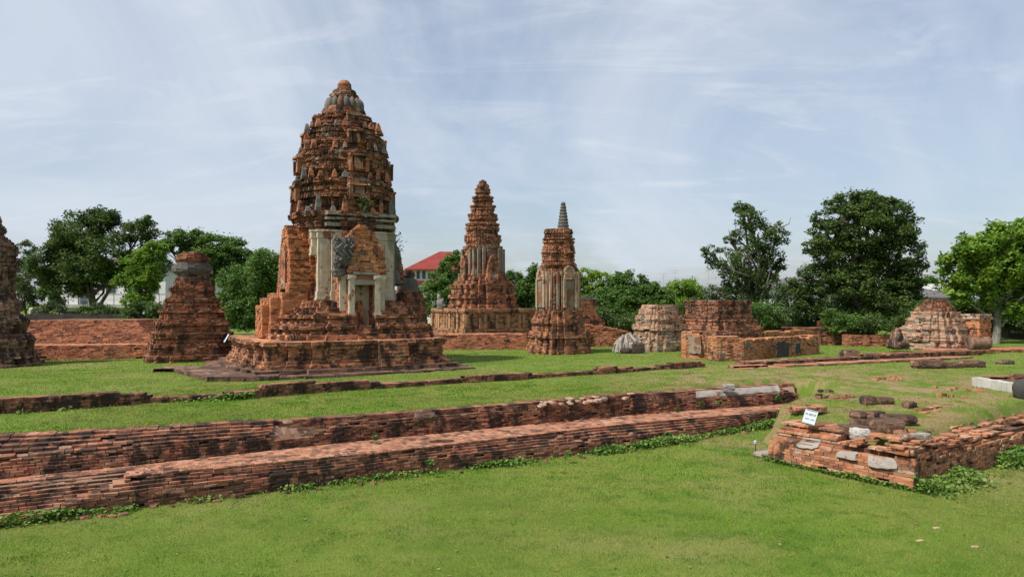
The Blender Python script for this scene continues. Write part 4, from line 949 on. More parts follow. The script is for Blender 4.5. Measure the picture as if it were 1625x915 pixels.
# ------------------------------------------------------------------ sign block on the right
BO = (BK1[0], BK1[1], -1.3)
BLK = thing('brick_block', BO, 'orange brick block with rounded edge, plaster patches and a small white sign', 'block')
def bp(s, t_): return BK1 + bu * s + bv * t_
LF = float(np.linalg.norm(BK0 - BK1))
mb = MB(90); hb = .076
prof = [0, .0, .0, .02, .03, .03, .04, .05, .07, .12, .2, .32, .46]
for k in range(13):
    o_ = prof[k]; z = -1.42 + k * hb
    # left face (from far end to the corner) then the short return at its far end
    far_ = LF - (.22 if k else 0) + (.1 if k == 0 else 0)
    top = k >= 10
    mb.run([bp(o_, far_ - o_ * .3), bp(o_, LF * (.45 if top else .02))] if not (k == 12) else [bp(o_, far_ - .2), bp(o_, LF * .55)], z, hb, L=.28, dep=.5, er=.02, jit=.012, odd=k % 2, skip=.02)
    mb.run([bp(1.5, far_ - o_ * .6), bp(o_, far_ - o_ * .6)], z, hb, L=.28, dep=.4, er=.02, jit=.012, odd=k % 2)
    if k < 12: mb.run([bp(o_ * .6, 0), bp((13, 13, 13, 13, 13, 13, 13, 13, 13, 13, 6.5, 4.8)[k], o_ * .6)], z, hb, L=.26, dep=.5, er=.05 if k > 4 else .03, jit=.016, odd=k % 2, skip=.05 if k > 7 else .02)
v = [(*bp(.25, LF - .4), -1.4), (*bp(.25, .25), -1.4), (*bp(13, .25), -1.4), (*bp(13, 1.6), -1.4), (*bp(1.6, LF - .4), -1.4)]
tops = [-.57, -.55, -.55, -.5, -.52]
v += [(p[0], p[1], z) for p, z in zip(v, tops)]
mb.add(v, [(0, 1, 6, 5), (1, 2, 7, 6), (2, 3, 8, 7), (4, 0, 5, 9), (5, 6, 7, 8, 9)], 1)
mb.build('brick_face', [M['block'], MO], BLK, BO)
# top courses of the rounded left half
mb = MB(91)
for k in range(6):
    z = -.49 + k * .045; o_ = .3 + k * .11
    mb.run([bp(o_, LF - .35 - .03 * k), bp(o_, LF * .5)], z, .07, L=.28, dep=.55, er=.02, jit=.012, odd=k % 2)
mb.run([bp(.5, LF - .35), bp(.5, LF * .5)], -.28, .06, L=.28, dep=1.0, er=0, jit=.01)
mb.build('rounded_top', [M['block'], MO], BLK, BO)
# oversailing broken courses round the corner
mb = MB(92)
for k in range(5):
    z = -.52 + k * .07; o_ = .16 + .1 * k * (k > 1)
    mb.run([bp(o_ - .1, LF * (.44 - .03 * k)), bp(o_ - .1, .05)], z, .07, L=.25, dep=.34, er=.07, jit=.035, odd=k % 2, skip=.12 + .06 * k)
    mb.run([bp(.0, o_ - .1), bp((5.5, 4.2, 3.2, 1.6, .9)[k], o_ - .1)], z, .07, L=.25, dep=.34, er=.09, jit=.035, odd=k % 2, skip=.12 + .05 * k)
# the ramp of stepped brick at the right side
for k in range(8):
    mb.run([bp(3.6 + .22 * k, .35 + .26 * k), bp(13, .25 + .26 * k)], -.46 + k * .055, .06, L=.24, dep=.24, er=.12, jit=.04, odd=k % 2, skip=.25)
mb.build('broken_courses', [M['block'], MO], BLK, BO)
def facepatch(t0, t1, z0, z1, seed):
    """a ragged plaster patch on the left face"""
    n = 18; v = []; r = np.random.default_rng(seed); m = MB(seed); rr_ = .62 + .5 * vn(np.c_[np.cos(np.linspace(0, 6.28, n)) * 2 + 9, np.sin(np.linspace(0, 6.28, n)) * 2 + 9, np.full(n, seed)], 4)
    for s in (0, 1):
        for k in range(n):
            a = 2 * math.pi * k / n; cx, cz = np.clip(1.3 * math.cos(a), -1, 1) * rr_[k], np.clip(1.3 * math.sin(a), -1, 1) * rr_[k]
            z = (z0 + z1) / 2 + (z1 - z0) / 2 * cz
            o_ = float(np.interp((z + 1.42) / hb, range(13), prof)); p = bp(o_ - .085 + .14 * s, (t0 + t1) / 2 - (t1 - t0) / 2 * cx); v.append((*p, z))
    m.add(v, [tuple(range(n))[::-1]] + [(k, (k + 1) % n, n + (k + 1) % n, n + k) for k in range(n)])
    return m.build('surface_patch', M['plaster'], BLK, BO)
facepatch(LF * .60, LF * .74, -.78, -.5, 11); facepatch(LF * .33, LF * .46, -.86, -.66, 12); facepatch(LF * .1, LF * .27, -.95, -.65, 13)
m = MB(93); m.rock((*bp(.95, LF * .44), -.3), (.45, .6, .3), 0, .6, .12, 2); m.build('whitewashed_lump', M['whitestone'], BLK, BO)
# orange brick stump at the terrace end
wall_run('brick_stub', 'short smooth orange brick stub at right end of the terrace wall', 'stub', [(*G(1262, 669, -.35), .1), (*G(1286, 669, -.35), .12), (*G(1313, 666, -.35), .08)], .08, .3, [M['block'], MO], .6, 94)

def rocks(name, cat, group, mat, items, sq=.6, amp=.13):
    for i, (px, py, z, sx, sy, sz, rz, lab) in enumerate(items):
        p = G(px, py, z); m = MB(200 + i); zt = float(terrain([p])[0])
        m.rock((p[0], p[1] + sy / 2, max(z, zt) + sz * .42), (sx, sy, sz), rz, sq, amp, int(px), 10)
        o = m.build(name, mat); tag(o, lab, cat, group)
gq = 'dark laterite blocks by the sign block'
rocks('laterite_block', 'block', gq, M['laterite'], [
    (1381, 643, -.05, .42, .35, .32, .2, 'dark rounded laterite lump, farthest left on the grass above the sign block'),
    (1409, 643, -.05, .5, .35, .24, .1, 'brown laterite lump with pale spot, middle of the grass row'),
    (1447, 647, -.05, .4, .3, .2, .4, 'small dark laterite lump at right end of the grass row'),
    (1369, 664, -.2, .5, .4, .22, .5, 'dark laterite slab left of two, behind the block top'),
    (1394, 665, -.2, .5, .4, .24, .4, 'squarish dark laterite slab between two longer slabs'),
    (1432, 672, -.2, .95, .45, .26, -.1, 'longest dark laterite slab, cracked, at right of its row'),
    (1376, 678, -.25, .75, .4, .22, -.25, 'flat brownish laterite slab in front of the dark slab row'),
    (1362, 690, -.35, .95, .4, .26, -.35, 'long flat dark laterite slab beside the whitewashed lump'),
    (1415, 690, -.3, .85, .55, .42, -.2, 'biggest rough laterite lump on the broken corner')])
rocks('laterite_block', 'block', 'laterite blocks far right on the lawn', M['laterite'], [
    (1478, 587, 0, 1.5, .7, .45, .1, 'long square-cut laterite block, leftmost of the far lawn row'),
    (1512, 586, 0, 1.05, .6, .3, 0, 'thin laterite block in the middle of the far lawn row'),
    (1546, 585, 0, 1.35, .7, .36, .1, 'dark laterite block at right end of the far lawn row'),
    (1600, 580, 0, .8, .5, .22, .1, 'small flat laterite stone at the far right path'),
    (1352, 568, .1, 1.0, .8, .5, .2, 'dark pitted stone lump sitting on the long ledge')])
# round laterite drum
m = MB(97); p = G(1556, 563); a = np.linspace(0, 1, 8); m.tube([(p[0] - .7, p[1], .72), (p[0] - .66, p[1], .72), (p[0] + .6, p[1] + .2, .74), (p[0] + .68, p[1] + .2, .74)], [.3, .4, .4, .3], 18); o = m.build('stone_drum', M['laterite']); tag(o, 'rounded stone drum lying before the brick pillar', 'stone')
# white curb with rubble platform on the right edge
WB = thing('rubble_platform', (*G(1600, 620, 0), 0), 'brick rubble platform with whitewashed kerb cut by right photo edge', 'platform'); WO = tuple(WB.location)
m = MB(98); a = np.array(G(1549, 612)); b_ = np.array(G(1622, 624)); c = np.array(G(1700, 614)); L_ = np.linalg.norm(b_ - a); an = math.atan2(*(b_ - a)[::-1])
for k in range(9):
    q = a + (b_ - a) * (k + .5) / 9; m.box((*q, .17), (L_ / 9 - .004, .34, .34 + .02 * math.sin(k * 2)), an, jit=.012)
m.build('white_kerb', M['whitestone'], WB, WO)
mb = MB(99); e2 = (b_ - a) / L_; n2 = np.array([-e2[1], e2[0]])
if n2[1] < 0: n2 = -n2
for k in range(5):
    q0, q1 = a + n2 * (.3 + .25 * k) + e2 * .1, b_ + n2 * (.3 + .25 * k) + e2 * 1.6
    mb.run([q0, q1], .0 + .1 * k, .1, L=.34, dep=.6, er=.1, jit=.04, odd=k % 2, skip=.12)
mb.run([a + n2 * 1.9, a + n2 * .3], .1, .32, L=.5, dep=.4, er=.1, jit=.04)
q0, q1, q2, q3 = a + n2 * .4, b_ + n2 * .4 + e2 * 2, b_ + n2 * 3 + e2 * 2, a + n2 * 2
mb.prism([tuple(q) for q in (q0, q1, q2, q3)], -.1, .3)
mb.build('brick_rubble', [M['wall'], MO], WB, WO)
p = G(1643, 634, 0); m = MB(101); m.rock((p[0], p[1] + .3, .3), (.85, .8, .75), .2, .3, .12, 12, 12); o = m.build('boulder', M['boulder'], smooth=True); tag(o, 'smooth black boulder half out of the right photo edge', 'boulder')
# loose bricks
def loose(px, py, z, n, spread, lab, mat, grp):
    for k in range(n):
        p = G(px + random.uniform(-spread, spread), py + random.uniform(-spread * .18, spread * .18), z); m = MB(int(px) * 3 + k)
        zt = max(float(terrain([p])[0]), z); m.rock((0, 0, 0), (random.uniform(.16, .34), random.uniform(.12, .2), random.uniform(.08, .14)), random.uniform(0, 3), .72, .12, k + int(px), 5)
        o = m.build('loose_brick', mat); o.location = (p[0], p[1], zt + .04); tag(o, lab, 'brick', grp)
loose(1440, 690, -.24, 14, 34, 'loose broken orange brick scattered on the broken corner of the sign block', M['block'], 'loose bricks on the block corner')
loose(1325, 630, -.05, 12, 28, 'loose red brick fragment between terrace wall end and grass rise', M['wall'], 'loose bricks at the wall end')
loose(1405, 604, 0, 16, 26, 'loose red brick in the sunken line across the right lawn', M['block'], 'bricks sunk in the right lawn')
loose(1520, 625, 0, 10, 40, 'loose brick chip on bare ground before the rubble platform', M['block'], 'brick chips before the rubble platform')
for (px, py, lab) in ((1447, 688, 'larger pale plaster lump lying among loose bricks on the block corner'), (1466, 687, 'small pale plaster lump right of the larger one on the block corner')):
    p = G(px, py + 8, -.18); m = MB(px); m.rock((p[0], p[1], -.12), (.5 if px < 1450 else .28, .25, .16), .1, .6, .15, px, 8); o = m.build('plaster_lump', M['plaster']); tag(o, lab, 'rubble')
p = G(674, 664, 0); m = MB(103); m.rock((p[0], p[1] + .1, .02), (.62, .4, .3), .1, .4, .2, 7, 10); o = m.build('laterite_block', M['laterite']); tag(o, 'dark rounded laterite lump on rim of the terrace wall', 'block')
p = G(1156, 617, 0); m = MB(104); m.rock((p[0], p[1], .06), (.45, .3, .26), .2, .6, .15, 9, 8); o = m.build('stone_lump', M['plaster']); tag(o, 'pale square stone lump on back rim of the terrace wall', 'stone')
p = G(350, 748, TZ); m = MB(105); m.box((p[0], p[1], TZ + .05), (.3, .17, .11), .5, jit=.015); o = m.build('loose_brick', M['wall']); tag(o, 'single loose brick lying on the terrace walkway edge', 'brick')
p = G(1217, 722, -1.3); m = MB(106); m.rock((p[0], p[1], -1.28), (.75, .5, .22), .3, .5, .12, 4, 8); o = m.build('flat_stone', M['plaster']); tag(o, 'pale flat stone at left foot of the sign block', 'stone')
for i, (px, py) in enumerate(((1460, 858), (1548, 868), (1486, 838))):
    p = G(px, py, -1.38); m = MB(107 + i); m.rock((p[0], p[1], -1.37), (.15, .09, .03), .3, .5, .1, i, 6); o = m.build('flat_stone', M['chedi_pale']); tag(o, ['pale flat chip in the foreground lawn, left one of two lowest', 'pale flat chip in the foreground lawn, nearest the right corner', 'pale flat chip in the foreground lawn, highest of three'][i], 'stone')
# low platform left of prang
m = MB(110); a = [G(262, 588), G(330, 606), G(440, 604), G(430, 588)]
m.ring([a[0], a[1], a[2], a[3]], -.03, .27, L=1.0, dep=1.2, er=.08, jit=.05); m.prism(a, -.1, .2, 0); o = m.build('stone_slab', M['laterite']); tag(o, 'dark laterite slab apron lying left of the tall prang base', 'slab')

gr_ = 'brick rubble at the foot of the terrace wall'
for k in range(34):
    s_ = random.uniform(8, 112); q = np.array([np.interp(s_, range(120), bl[:, 0]), np.interp(s_, range(120), bl[:, 1])]) + np.array([.45, -.85]) * random.uniform(.08, .5)
    m = MB(700 + k); m.rock((0, 0, 0), (random.uniform(.08, .2), random.uniform(.07, .14), random.uniform(.05, .1)), random.uniform(0, 3), .6, .15, k, 5)
    o = m.build('brick_fragment', M['wall']); o.location = (q[0], q[1], float(terrain([q])[0]) + .02); tag(o, 'small brick fragment lying in the grass along the foot of the terrace wall', 'rubble', gr_)
# signs
def sign(px, py, d, w, h, lean, yaw, lab, marks=True):
    b0 = D(px, py, d); root = thing('info_sign', b0, lab, 'sign'); rot = (lean, R(11) if marks else 0, yaw)
    m = MB(1); m.box((0, 0, h / 2), (w, .025, h)); o = m.build('backing', plain('sign_edge', (.03, .03, .035), .5), root); o.rotation_euler = rot
    m = MB(2); m.box((0, -.015, h / 2), (w * .95, .008, h * .97)); o = m.build('panel', plain('sign_white', (.42, .46, .47), .5, .04), root); o.rotation_euler = rot
    if marks:
        m = MB(3); y = -.021; r = random.Random(4)
        def glyph(cx, cz, s):
            # small unreadable round-and-stroke letters
            m.box((cx - s * .35, y, cz), (s * .2, .004, s)); m.box((cx + s * .35, y, cz), (s * .2, .004, s * .9)); m.box((cx, y - .001, cz + s * .45), (s * .7, .004, s * .2)); m.box((cx - s * .1, y - .001, cz - s * .3), (s * .3, .004, s * .2))
        m.box((0, y, h * .93), (w * .8, .004, h * .04))
        for cx in (-.30, -.06, .08, .30): glyph(cx * w, h * .66, w * .16)
        for cx in (-.28, -.18, -.08, .12, .22, .32): glyph(cx * w, h * .34, w * .09)
        o = m.build('lettering', plain('sign_ink', (.03, .04, .06), .6), root); o.rotation_euler = rot
        m = MB(4); m.box((0, y, h * .045), (w * .9, .004, h * .04)); o = m.build('footer_line', plain('sign_ink_grey', (.15, .16, .18), .6), root); o.rotation_euler = rot
    m = MB(5); m.box((0, .035, h * .35), (w * .3, .03, h * .68)); o = m.build('rear_prop', plain('sign_prop', (.05, .05, .05), .5), root); o.rotation_euler = rot
    return root
sp = D(1283, 672, 21.2)
sign(1282, 673, 20.9, .36, .46, -R(34), -R(32), 'white lettered sign board leaning on the orange brick block')
sign(356, 543, 36.2, .2, .46, -R(30), -R(50), 'small pale sign leaning on left corner of the prang platform', False)
# small stake lamp
p = G(1199, 722, -1.3); SL = thing('stake_lamp', (*p, -1.36), 'tiny garden lamp on thin black stake left of the sign block', 'lamp')
m = MB(6); m.tube([(0, 0, 0), (0, 0, .42)], [.012, .012], 6); m.build('stake', plain('black_metal', (.02, .02, .02), .4), SL)
m = MB(7); m.lathe((0, 0, .4), [(0, .02), (.02, .05), (.09, .05), (.11, .03)], 10); m.build('head', plain('lamp_head', (.45, .55, .65), .3), SL)

# ------------------------------------------------------------------ plants
def leaf_quads(ctr, nrm_up, size, rng, aspect=.55):
    n = len(ctr); d = rng.normal(size=(n, 3)); d[:, 2] *= .5; d /= np.linalg.norm(d, axis=1)[:, None]
    u = rng.normal(size=(n, 3)); u[:, 2] = np.abs(u[:, 2]) * nrm_up + .2; w = np.cross(d, u); w /= np.linalg.norm(w, axis=1)[:, None] + 1e-9
    s = (size * rng.uniform(.6, 1.35, n))[:, None]
    V = np.stack([ctr - d * s * .5, ctr + w * s * aspect * .5 - d * s * .05, ctr + d * s * .5, ctr - w * s * aspect * .5 - d * s * .05], 1)
    return V.reshape(-1, 3)
LM = {}
LM['dark'] = leafmat('dark_leaf', (.032, .068, .016), (.058, .108, .024), (.105, .16, .034), .32, 1)
LM['mid'] = leafmat('mid_leaf', (.04, .10, .02), (.08, .165, .03), (.14, .23, .045), .35, 2)
LM['bright'] = leafmat('bright_leaf', (.07, .16, .02), (.15, .275, .03), (.25, .37, .05), .42, 3)
LM['olive'] = leafmat('olive_leaf', (.05, .075, .032), (.09, .12, .05), (.14, .165, .07), .3, 4)
LM['yellow'] = leafmat('yellow_leaf', (.05, .08, .012), (.11, .15, .02), (.17, .19, .03), .3, 5)
def tree(name, label, d, lobes, trunk, mat, leaf=.26, dens=1.0, group=None, cat='tree', bark=None, flat=.7, clump=.30, spread=.5, limbs=True, extra=None):
    rng = np.random.default_rng(int(lobes[0][0] * 7 + d)); ppm = F / d
    base = np.array(D(trunk[0], 480, d)); O = (base[0], base[1], 0.0)
    root = thing(name, O, label, cat, group); Vs = []; cents = []
    for (px, py, rx, ry) in lobes:
        c = np.array(D(px, py, d)); R_ = np.array([rx, (rx + ry) / 2, ry]) / ppm
        c[1] += rng.uniform(-spread, spread) * R_[1]; cents.append((c, R_))
        vol = R_[0] * R_[1] * R_[2]; area = (R_[0] * R_[2]) ** .8
        K = max(7, int(24 * dens * (area ** .6)))
        # clumps of leaves spread through the lobe, most of them towards its outside
        q = rng.normal(size=(K, 3)); q /= np.linalg.norm(q, axis=1)[:, None]; q *= (rng.uniform(.25, 1., K) ** .5)[:, None]
        for cc in q:
            ctr = c + cc * R_; r_ = clump * R_.mean() * rng.uniform(.55, 1.25) + .12
            n = int(75 * dens * (r_ / .6) ** 1.7 * (.26 / leaf) ** 1.2) + 20
            g_ = rng.normal(size=(n, 3)); g_ /= np.linalg.norm(g_, axis=1)[:, None]; g_ *= (rng.uniform(0.1, 1, n) ** .45)[:, None]
            g_[:, 2] = g_[:, 2] * flat + np.abs(g_[:, 2]) * .1
            Vs.append(leaf_quads(ctr + g_ * r_, 1.6, leaf, rng))
            tw = int(n * .15); sp2 = np.clip(rng.normal(size=(tw, 3)), -1.5, 1.5) * r_ * .62; Vs.append(leaf_quads(ctr + sp2, 1., leaf * .85, rng))
    V = np.concatenate(Vs); V = V[:len(V) // 4 * 4]
    V[:, 2] = np.maximum(V[:, 2], .02)
    mb = MB(); mb.addq(V, np.arange(len(V)).reshape(-1, 4)); cr = mb.build('crown', mat, root, O)
    if limbs:
        m = MB(int(trunk[0])); top = np.mean([c for c, _ in cents], axis=0); r0 = trunk[1]
        bx = np.array([O[0], O[1], -.1]); md = bx * .45 + top * .55; md[0] += rng.uniform(-.4, .4)
        m.tube([bx, bx * .8 + md * .2 + (.1, 0, 0), md], [r0 * 1.35, r0, r0 * .7], 9)
        for (c, R_) in cents:
            st = bx + (md - bx) * rng.uniform(.45, .98); mid = (st + c) / 2 + rng.normal(size=3) * .25 * R_.mean(); mid[2] -= .05
            m.tube([st, mid, c], [r0 * .5, r0 * .32, r0 * .12], 6)
            for _ in range(4):
                e = c + rng.normal(size=3) * R_ * .55; m.tube([mid * .4 + c * .6, (c + e) / 2 + rng.normal(size=3) * .1, e], [r0 * .17, r0 * .1, r0 * .04], 5)
        if extra:
            for pts, r_ in extra: m.tube([D(*p) for p in pts], np.linspace(r_, r_ * .25, len(pts)), 5)
        m.build('trunk', bark or M['bark'], root, O)
    return root
gt = 'background trees behind the ruins'
tree('shade_tree', 'tall feathery dark tree above the white house on the left', 63, [(130, 372, 42, 34), (165, 350, 30, 20), (215, 368, 32, 22), (95, 395, 28, 24), (175, 410, 58, 42), (125, 430, 46, 34), (225, 420, 34, 34), (100, 455, 40, 25), (235, 352, 12, 8), (150, 345, 22, 14), (75, 420, 26, 26)], (150, .32), LM['dark'], .24, 1.05, gt)
tree('shade_tree', 'smaller yellow-green tree beside the red brick chedi', 60, [(225, 415, 26, 22), (245, 400, 22, 16), (205, 445, 26, 22), (240, 445, 22, 20), (222, 475, 24, 18), (250, 425, 18, 18)], (222, .15), LM['bright'], .26, 1., gt)
tree('rain_tree', 'flat-topped spreading tree behind the red brick chedi', 72, [(300, 377, 38, 12), (345, 390, 42, 16), (380, 405, 24, 14), (270, 390, 18, 12), (330, 410, 46, 18), (300, 400, 26, 14), (355, 425, 40, 18)], (340, .3), LM['mid'], .26, 1.2, gt, flat=.45)
tree('conifer_hedge_tree', 'dense pointed dark evergreen left of the tall prang', 58, [(430, 440, 26, 42), (400, 450, 28, 36), (372, 462, 24, 36), (445, 425, 16, 24), (420, 410, 12, 12), (395, 490, 40, 30), (440, 485, 28, 30), (365, 495, 20, 22)], (410, .2), LM['mid'], .2, 1.5, gt, flat=1.0)
tree('low_tree', 'low scrubby trees at far left behind blackened chedi', 66, [(40, 395, 18, 10), (35, 425, 26, 20), (60, 445, 30, 24), (25, 470, 30, 24), (75, 480, 30, 16)], (45, .12), LM['olive'], .24, .9, gt)
tree('shade_tree', 'green tree between red roofed building and slender prang', 75, [(712, 425, 20, 16), (700, 445, 24, 16), (725, 410, 14, 12), (690, 465, 22, 18), (720, 470, 30, 22), (680, 485, 22, 18)], (705, .18), LM['mid'], .24, 1.1, gt)
tree('shade_tree', 'bushy green tree between slender prang and spired tower', 78, [(812, 440, 18, 12), (830, 462, 22, 20), (812, 470, 24, 18), (850, 435, 14, 14), (845, 455, 18, 20), (825, 490, 26, 18), (850, 490, 20, 20)], (828, .18), LM['mid'], .25, 1.1, gt)
tree('rain_tree', 'bright flat crowned tree just right of the spired tower', 76, [(930, 437, 26, 10), (955, 440, 22, 10), (925, 455, 22, 14), (945, 462, 26, 16), (925, 485, 22, 18)], (935, .22), LM['bright'], .25, 1., gt, flat=.5)
tree('shade_tree', 'rounded deep green tree behind pale chedi stump', 70, [(1005, 450, 26, 20), (1030, 460, 28, 18), (985, 465, 26, 22), (965, 480, 32, 22), (1010, 480, 40, 22), (960, 510, 34, 20), (1000, 510, 36, 18), (1050, 475, 18, 18), (985, 445, 10, 14)], (1000, .25), LM['mid'], .24, 1.2, gt)
tree('shade_tree', 'light green round tree left of the gnarled tall tree', 84, [(1085, 456, 26, 14), (1100, 470, 28, 16), (1065, 470, 22, 16), (1080, 490, 36, 18)], (1085, .2), LM['bright'], .25, 1.1, gt)
tree('shade_tree', 'sparse olive tree over the dark red square ruin', 74, [(1130, 463, 26, 12), (1120, 480, 24, 14), (1145, 478, 22, 16)], (1130, .14), LM['olive'], .22, .75, gt)
tree('gnarled_tree', 'gnarled tall tree with bare twisted branches and open crown', 62, [(1185, 345, 24, 18), (1180, 332, 16, 10), (1200, 372, 34, 22), (1235, 372, 20, 18), (1150, 412, 28, 16), (1125, 400, 14, 9), (1190, 410, 38, 26), (1225, 405, 26, 20), (1170, 440, 30, 22), (1205, 442, 36, 24), (1240, 420, 14, 10), (1165, 378, 14, 10), (1195, 470, 40, 22), (1210, 500, 42, 26), (1165, 470, 20, 16)], (1203, .42), LM['dark'], .22, .72, gt, bark=M['palebark'], clump=.32,
     extra=[([(1195, 400, 62), (1170, 380, 61), (1152, 374, 61), (1148, 385, 61)], .1), ([(1205, 380, 62), (1235, 362, 61), (1252, 355, 61), (1255, 345, 61)], .08), ([(1195, 440, 61), (1165, 430, 60), (1152, 405, 60), (1150, 395, 60)], .12), ([(1190, 350, 62), (1205, 338, 61.5), (1218, 333, 61)], .06), ([(1215, 460, 61), (1222, 430, 60.5), (1219, 410, 60)], .07)])
tree('big_rain_tree', 'biggest round dense dark tree right of the gnarled tree', 60, [(1360, 325, 46, 24), (1330, 345, 44, 26), (1395, 340, 40, 26), (1425, 365, 34, 30), (1310, 375, 34, 26), (1300, 395, 26, 20), (1370, 375, 60, 40), (1420, 405, 44, 34), (1340, 415, 52, 40), (1380, 440, 70, 40), (1435, 440, 30, 30), (1390, 480, 66, 36), (1340, 460, 46, 36), (1440, 480, 26, 26), (1375, 318, 24, 12), (1408, 326, 18, 10), (1360, 505, 56, 24), (1415, 505, 44, 20)], (1375, .6), LM['dark'], .23, 1.1, gt, clump=.23, flat=.55)
tree('shade_tree', 'dark shaded tree filling the gap between gnarled and biggest trees', 68, [(1275, 445, 26, 22), (1260, 470, 32, 24), (1290, 475, 28, 26), (1270, 500, 34, 22), (1310, 500, 30, 22)], (1275, .2), LM['dark'], .22, 1., gt)
tree('teak_tree', 'sunlit yellow-green broad-leaved tree at the right edge', 58, [(1590, 378, 40, 24), (1550, 395, 40, 26), (1525, 420, 30, 24), (1620, 370, 28, 22), (1650, 380, 40, 34), (1575, 425, 50, 30), (1535, 450, 38, 22), (1620, 430, 44, 36), (1590, 465, 46, 22), (1520, 470, 20, 14), (1650, 440, 40, 50), (1600, 490, 30, 14)], (1577, .3), LM['bright'], .36, .95, gt, bark=M['palebark'])
tree('shade_tree', 'dark low tree in shade behind the right brick pillar', 64, [(1530, 485, 30, 22), (1610, 505, 40, 20), (1650, 490, 34, 34), (1560, 500, 24, 20)], (1570, .2), LM['dark'], .26, 1., gt)
tree('shade_tree', 'distant green trees seen between biggest tree and right house', 110, [(1470, 452, 26, 14), (1450, 465, 22, 18), (1500, 465, 22, 12), (1480, 480, 26, 16)], (1468, .2), LM['mid'], .34, 1., gt)
gs = 'shrubs along the back boundary'
def shrub(lab, d, lobes, mat, leaf=.18, dens=1.1): tree('shrub', lab, d, lobes, (lobes[0][0], .05), LM[mat], leaf, dens, gs, 'shrub', limbs=True)
shrub('reddish olive shrub beside the white gate on the left', 58, [(85, 490, 18, 14), (70, 495, 14, 10)], 'olive')
shrub('dark round shrub under the tall feathery tree', 57, [(150, 492, 26, 12), (170, 496, 22, 10)], 'dark')
shrub('dark shaded shrub right of the sloping mound', 56, [(225, 500, 30, 20), (260, 500, 30, 26)], 'dark')
shrub('leafy bright shrub under the gnarled tree', 55, [(1205, 500, 30, 24), (1180, 505, 20, 18), (1230, 505, 22, 20)], 'mid')
shrub('light leafy shrub at foot of biggest tree', 56, [(1330, 505, 22, 16), (1350, 515, 26, 14), (1322, 518, 14, 12)], 'mid')
shrub('dark low shrub right of biggest tree foot', 55, [(1400, 515, 34, 14), (1440, 505, 24, 18), (1375, 518, 24, 10)], 'dark')
shrub('green shrub between biggest tree and buff chedi', 56, [(1462, 490, 18, 14), (1455, 505, 18, 12)], 'mid')
shrub('dark hedge patch between pale chedi and dark red ruin', 60, [(1085, 500, 24, 18), (1070, 515, 18, 16)], 'dark')
shrub('dark hedge patch below rounded deep green tree', 58, [(985, 512, 40, 14), (950, 505, 26, 20), (1015, 515, 24, 12)], 'dark')
# shrub rooted on the prang
p = lw(PC, TH, .2, -2.6, 8.15); m = MB(400); rng = np.random.default_rng(3); g_ = rng.normal(size=(260, 3)) * (.2, .2, .2); m.addq(leaf_quads(g_, 1., .14, rng), np.arange(1040).reshape(-1, 4)); o = m.build('bush', LM['olive']); o.location = p; tag(o, 'small dry bush rooted in a ledge of the tall prang', 'bush')
m = MB(401); g_ = rng.normal(size=(300, 3)) * (.22, .25, .5); m.addq(leaf_quads(g_, 1., .16, rng), np.arange(1200).reshape(-1, 4)); o = m.build('creeper', LM['mid']); o.location = lw(PC, TH, 2.55, -.5, 6.2); tag(o, 'green creeper hanging on right flank of the tall prang', 'creeper')
# weeds along the wall foot: uncountable ground cover
rng = np.random.default_rng(12); Vs = []
def weeds(line, n, off, zf, spread, leaf, hmax):
    S = np.concatenate([[0], np.cumsum(np.hypot(*np.diff(line, axis=0).T))]); s = rng.uniform(0, S[-1], n)
    den = fbm(np.c_[s * .55, s * 0, s * 0 + off], 31, 3); k = rng.random(n) < np.clip((den - .40) * 3.6, .03, 1); s = s[k]; den = den[k]
    p = np.c_[np.interp(s, S, line[:, 0]), np.interp(s, S, line[:, 1])]; p += np.array([.45, -.85]) * (np.abs(rng.normal(size=len(s))) * spread)[:, None]
    z = terrain(p) + rng.random(len(s)) ** 1.5 * hmax * np.clip(den * 2 - .3, .2, 1.2); Vs.append(leaf_quads(np.c_[p, z], 2.5, leaf, rng, .75))
weeds(bl[6:], 15000, 0, 0, .14, .085, .22)
weeds(bl[60:], 7000, 3, 0, .22, .10, .24)
weeds(np.array([BK1 + bu * -.05, BK1 + bu * 12]), 9000, 5, 0, .42, .10, .34)
weeds(np.array([BK0, BK1]), 2200, 7, 0, .15, .08, .16)
weeds(mwb[:6], 3000, 9, 0, .12, .12, .22)
V = np.concatenate(Vs); mb = MB(); mb.addq(V, np.arange(len(V)).reshape(-1, 4)); o = mb.build('weeds', leafmat('weed_leaf', (.045, .12, .014), (.085, .20, .02), (.20, .28, .06), .3, 8)); tag(o, 'leafy green weeds growing along the foot of the walls', 'weeds', kind='stuff')
# single plants rooted in the wall
for i, (px, py, z, lab) in enumerate(((1110, 643, -.45, 'green tuft rooted in upper tier left of plaster skin'), (1140, 640, -.42, 'small green tuft rooted under the plaster skin'), (1072, 652, -.55, 'leafy sprig between walkway and upper tier, leftmost of three'), (1058, 690, -1.0, 'dark sprig on lower tier face nearest the sign block'), (680, 735, -1.0, 'pale sprig on lower tier face below dark lump'), (595, 697, -.6, 'green tuft on the walkway behind the wall middle'), (1232, 633, -.4, 'small sprig near the stepped right end of terrace wall'), (900, 722, -1.15, 'dark sprig low on the lower tier right of middle'))):
    p = G(px, py, z); m = MB(410 + i); g_ = rng.normal(size=(70, 3)) * (.045, .035, .045); m.addq(leaf_quads(g_, 1.5, .09, rng, .7), np.arange(280).reshape(-1, 4)); o = m.build('weed_tuft', LM['mid']); o.location = (p[0] + .03, p[1] - .08, z + .06); tag(o, lab, 'weed', 'tufts rooted in the terrace wall')

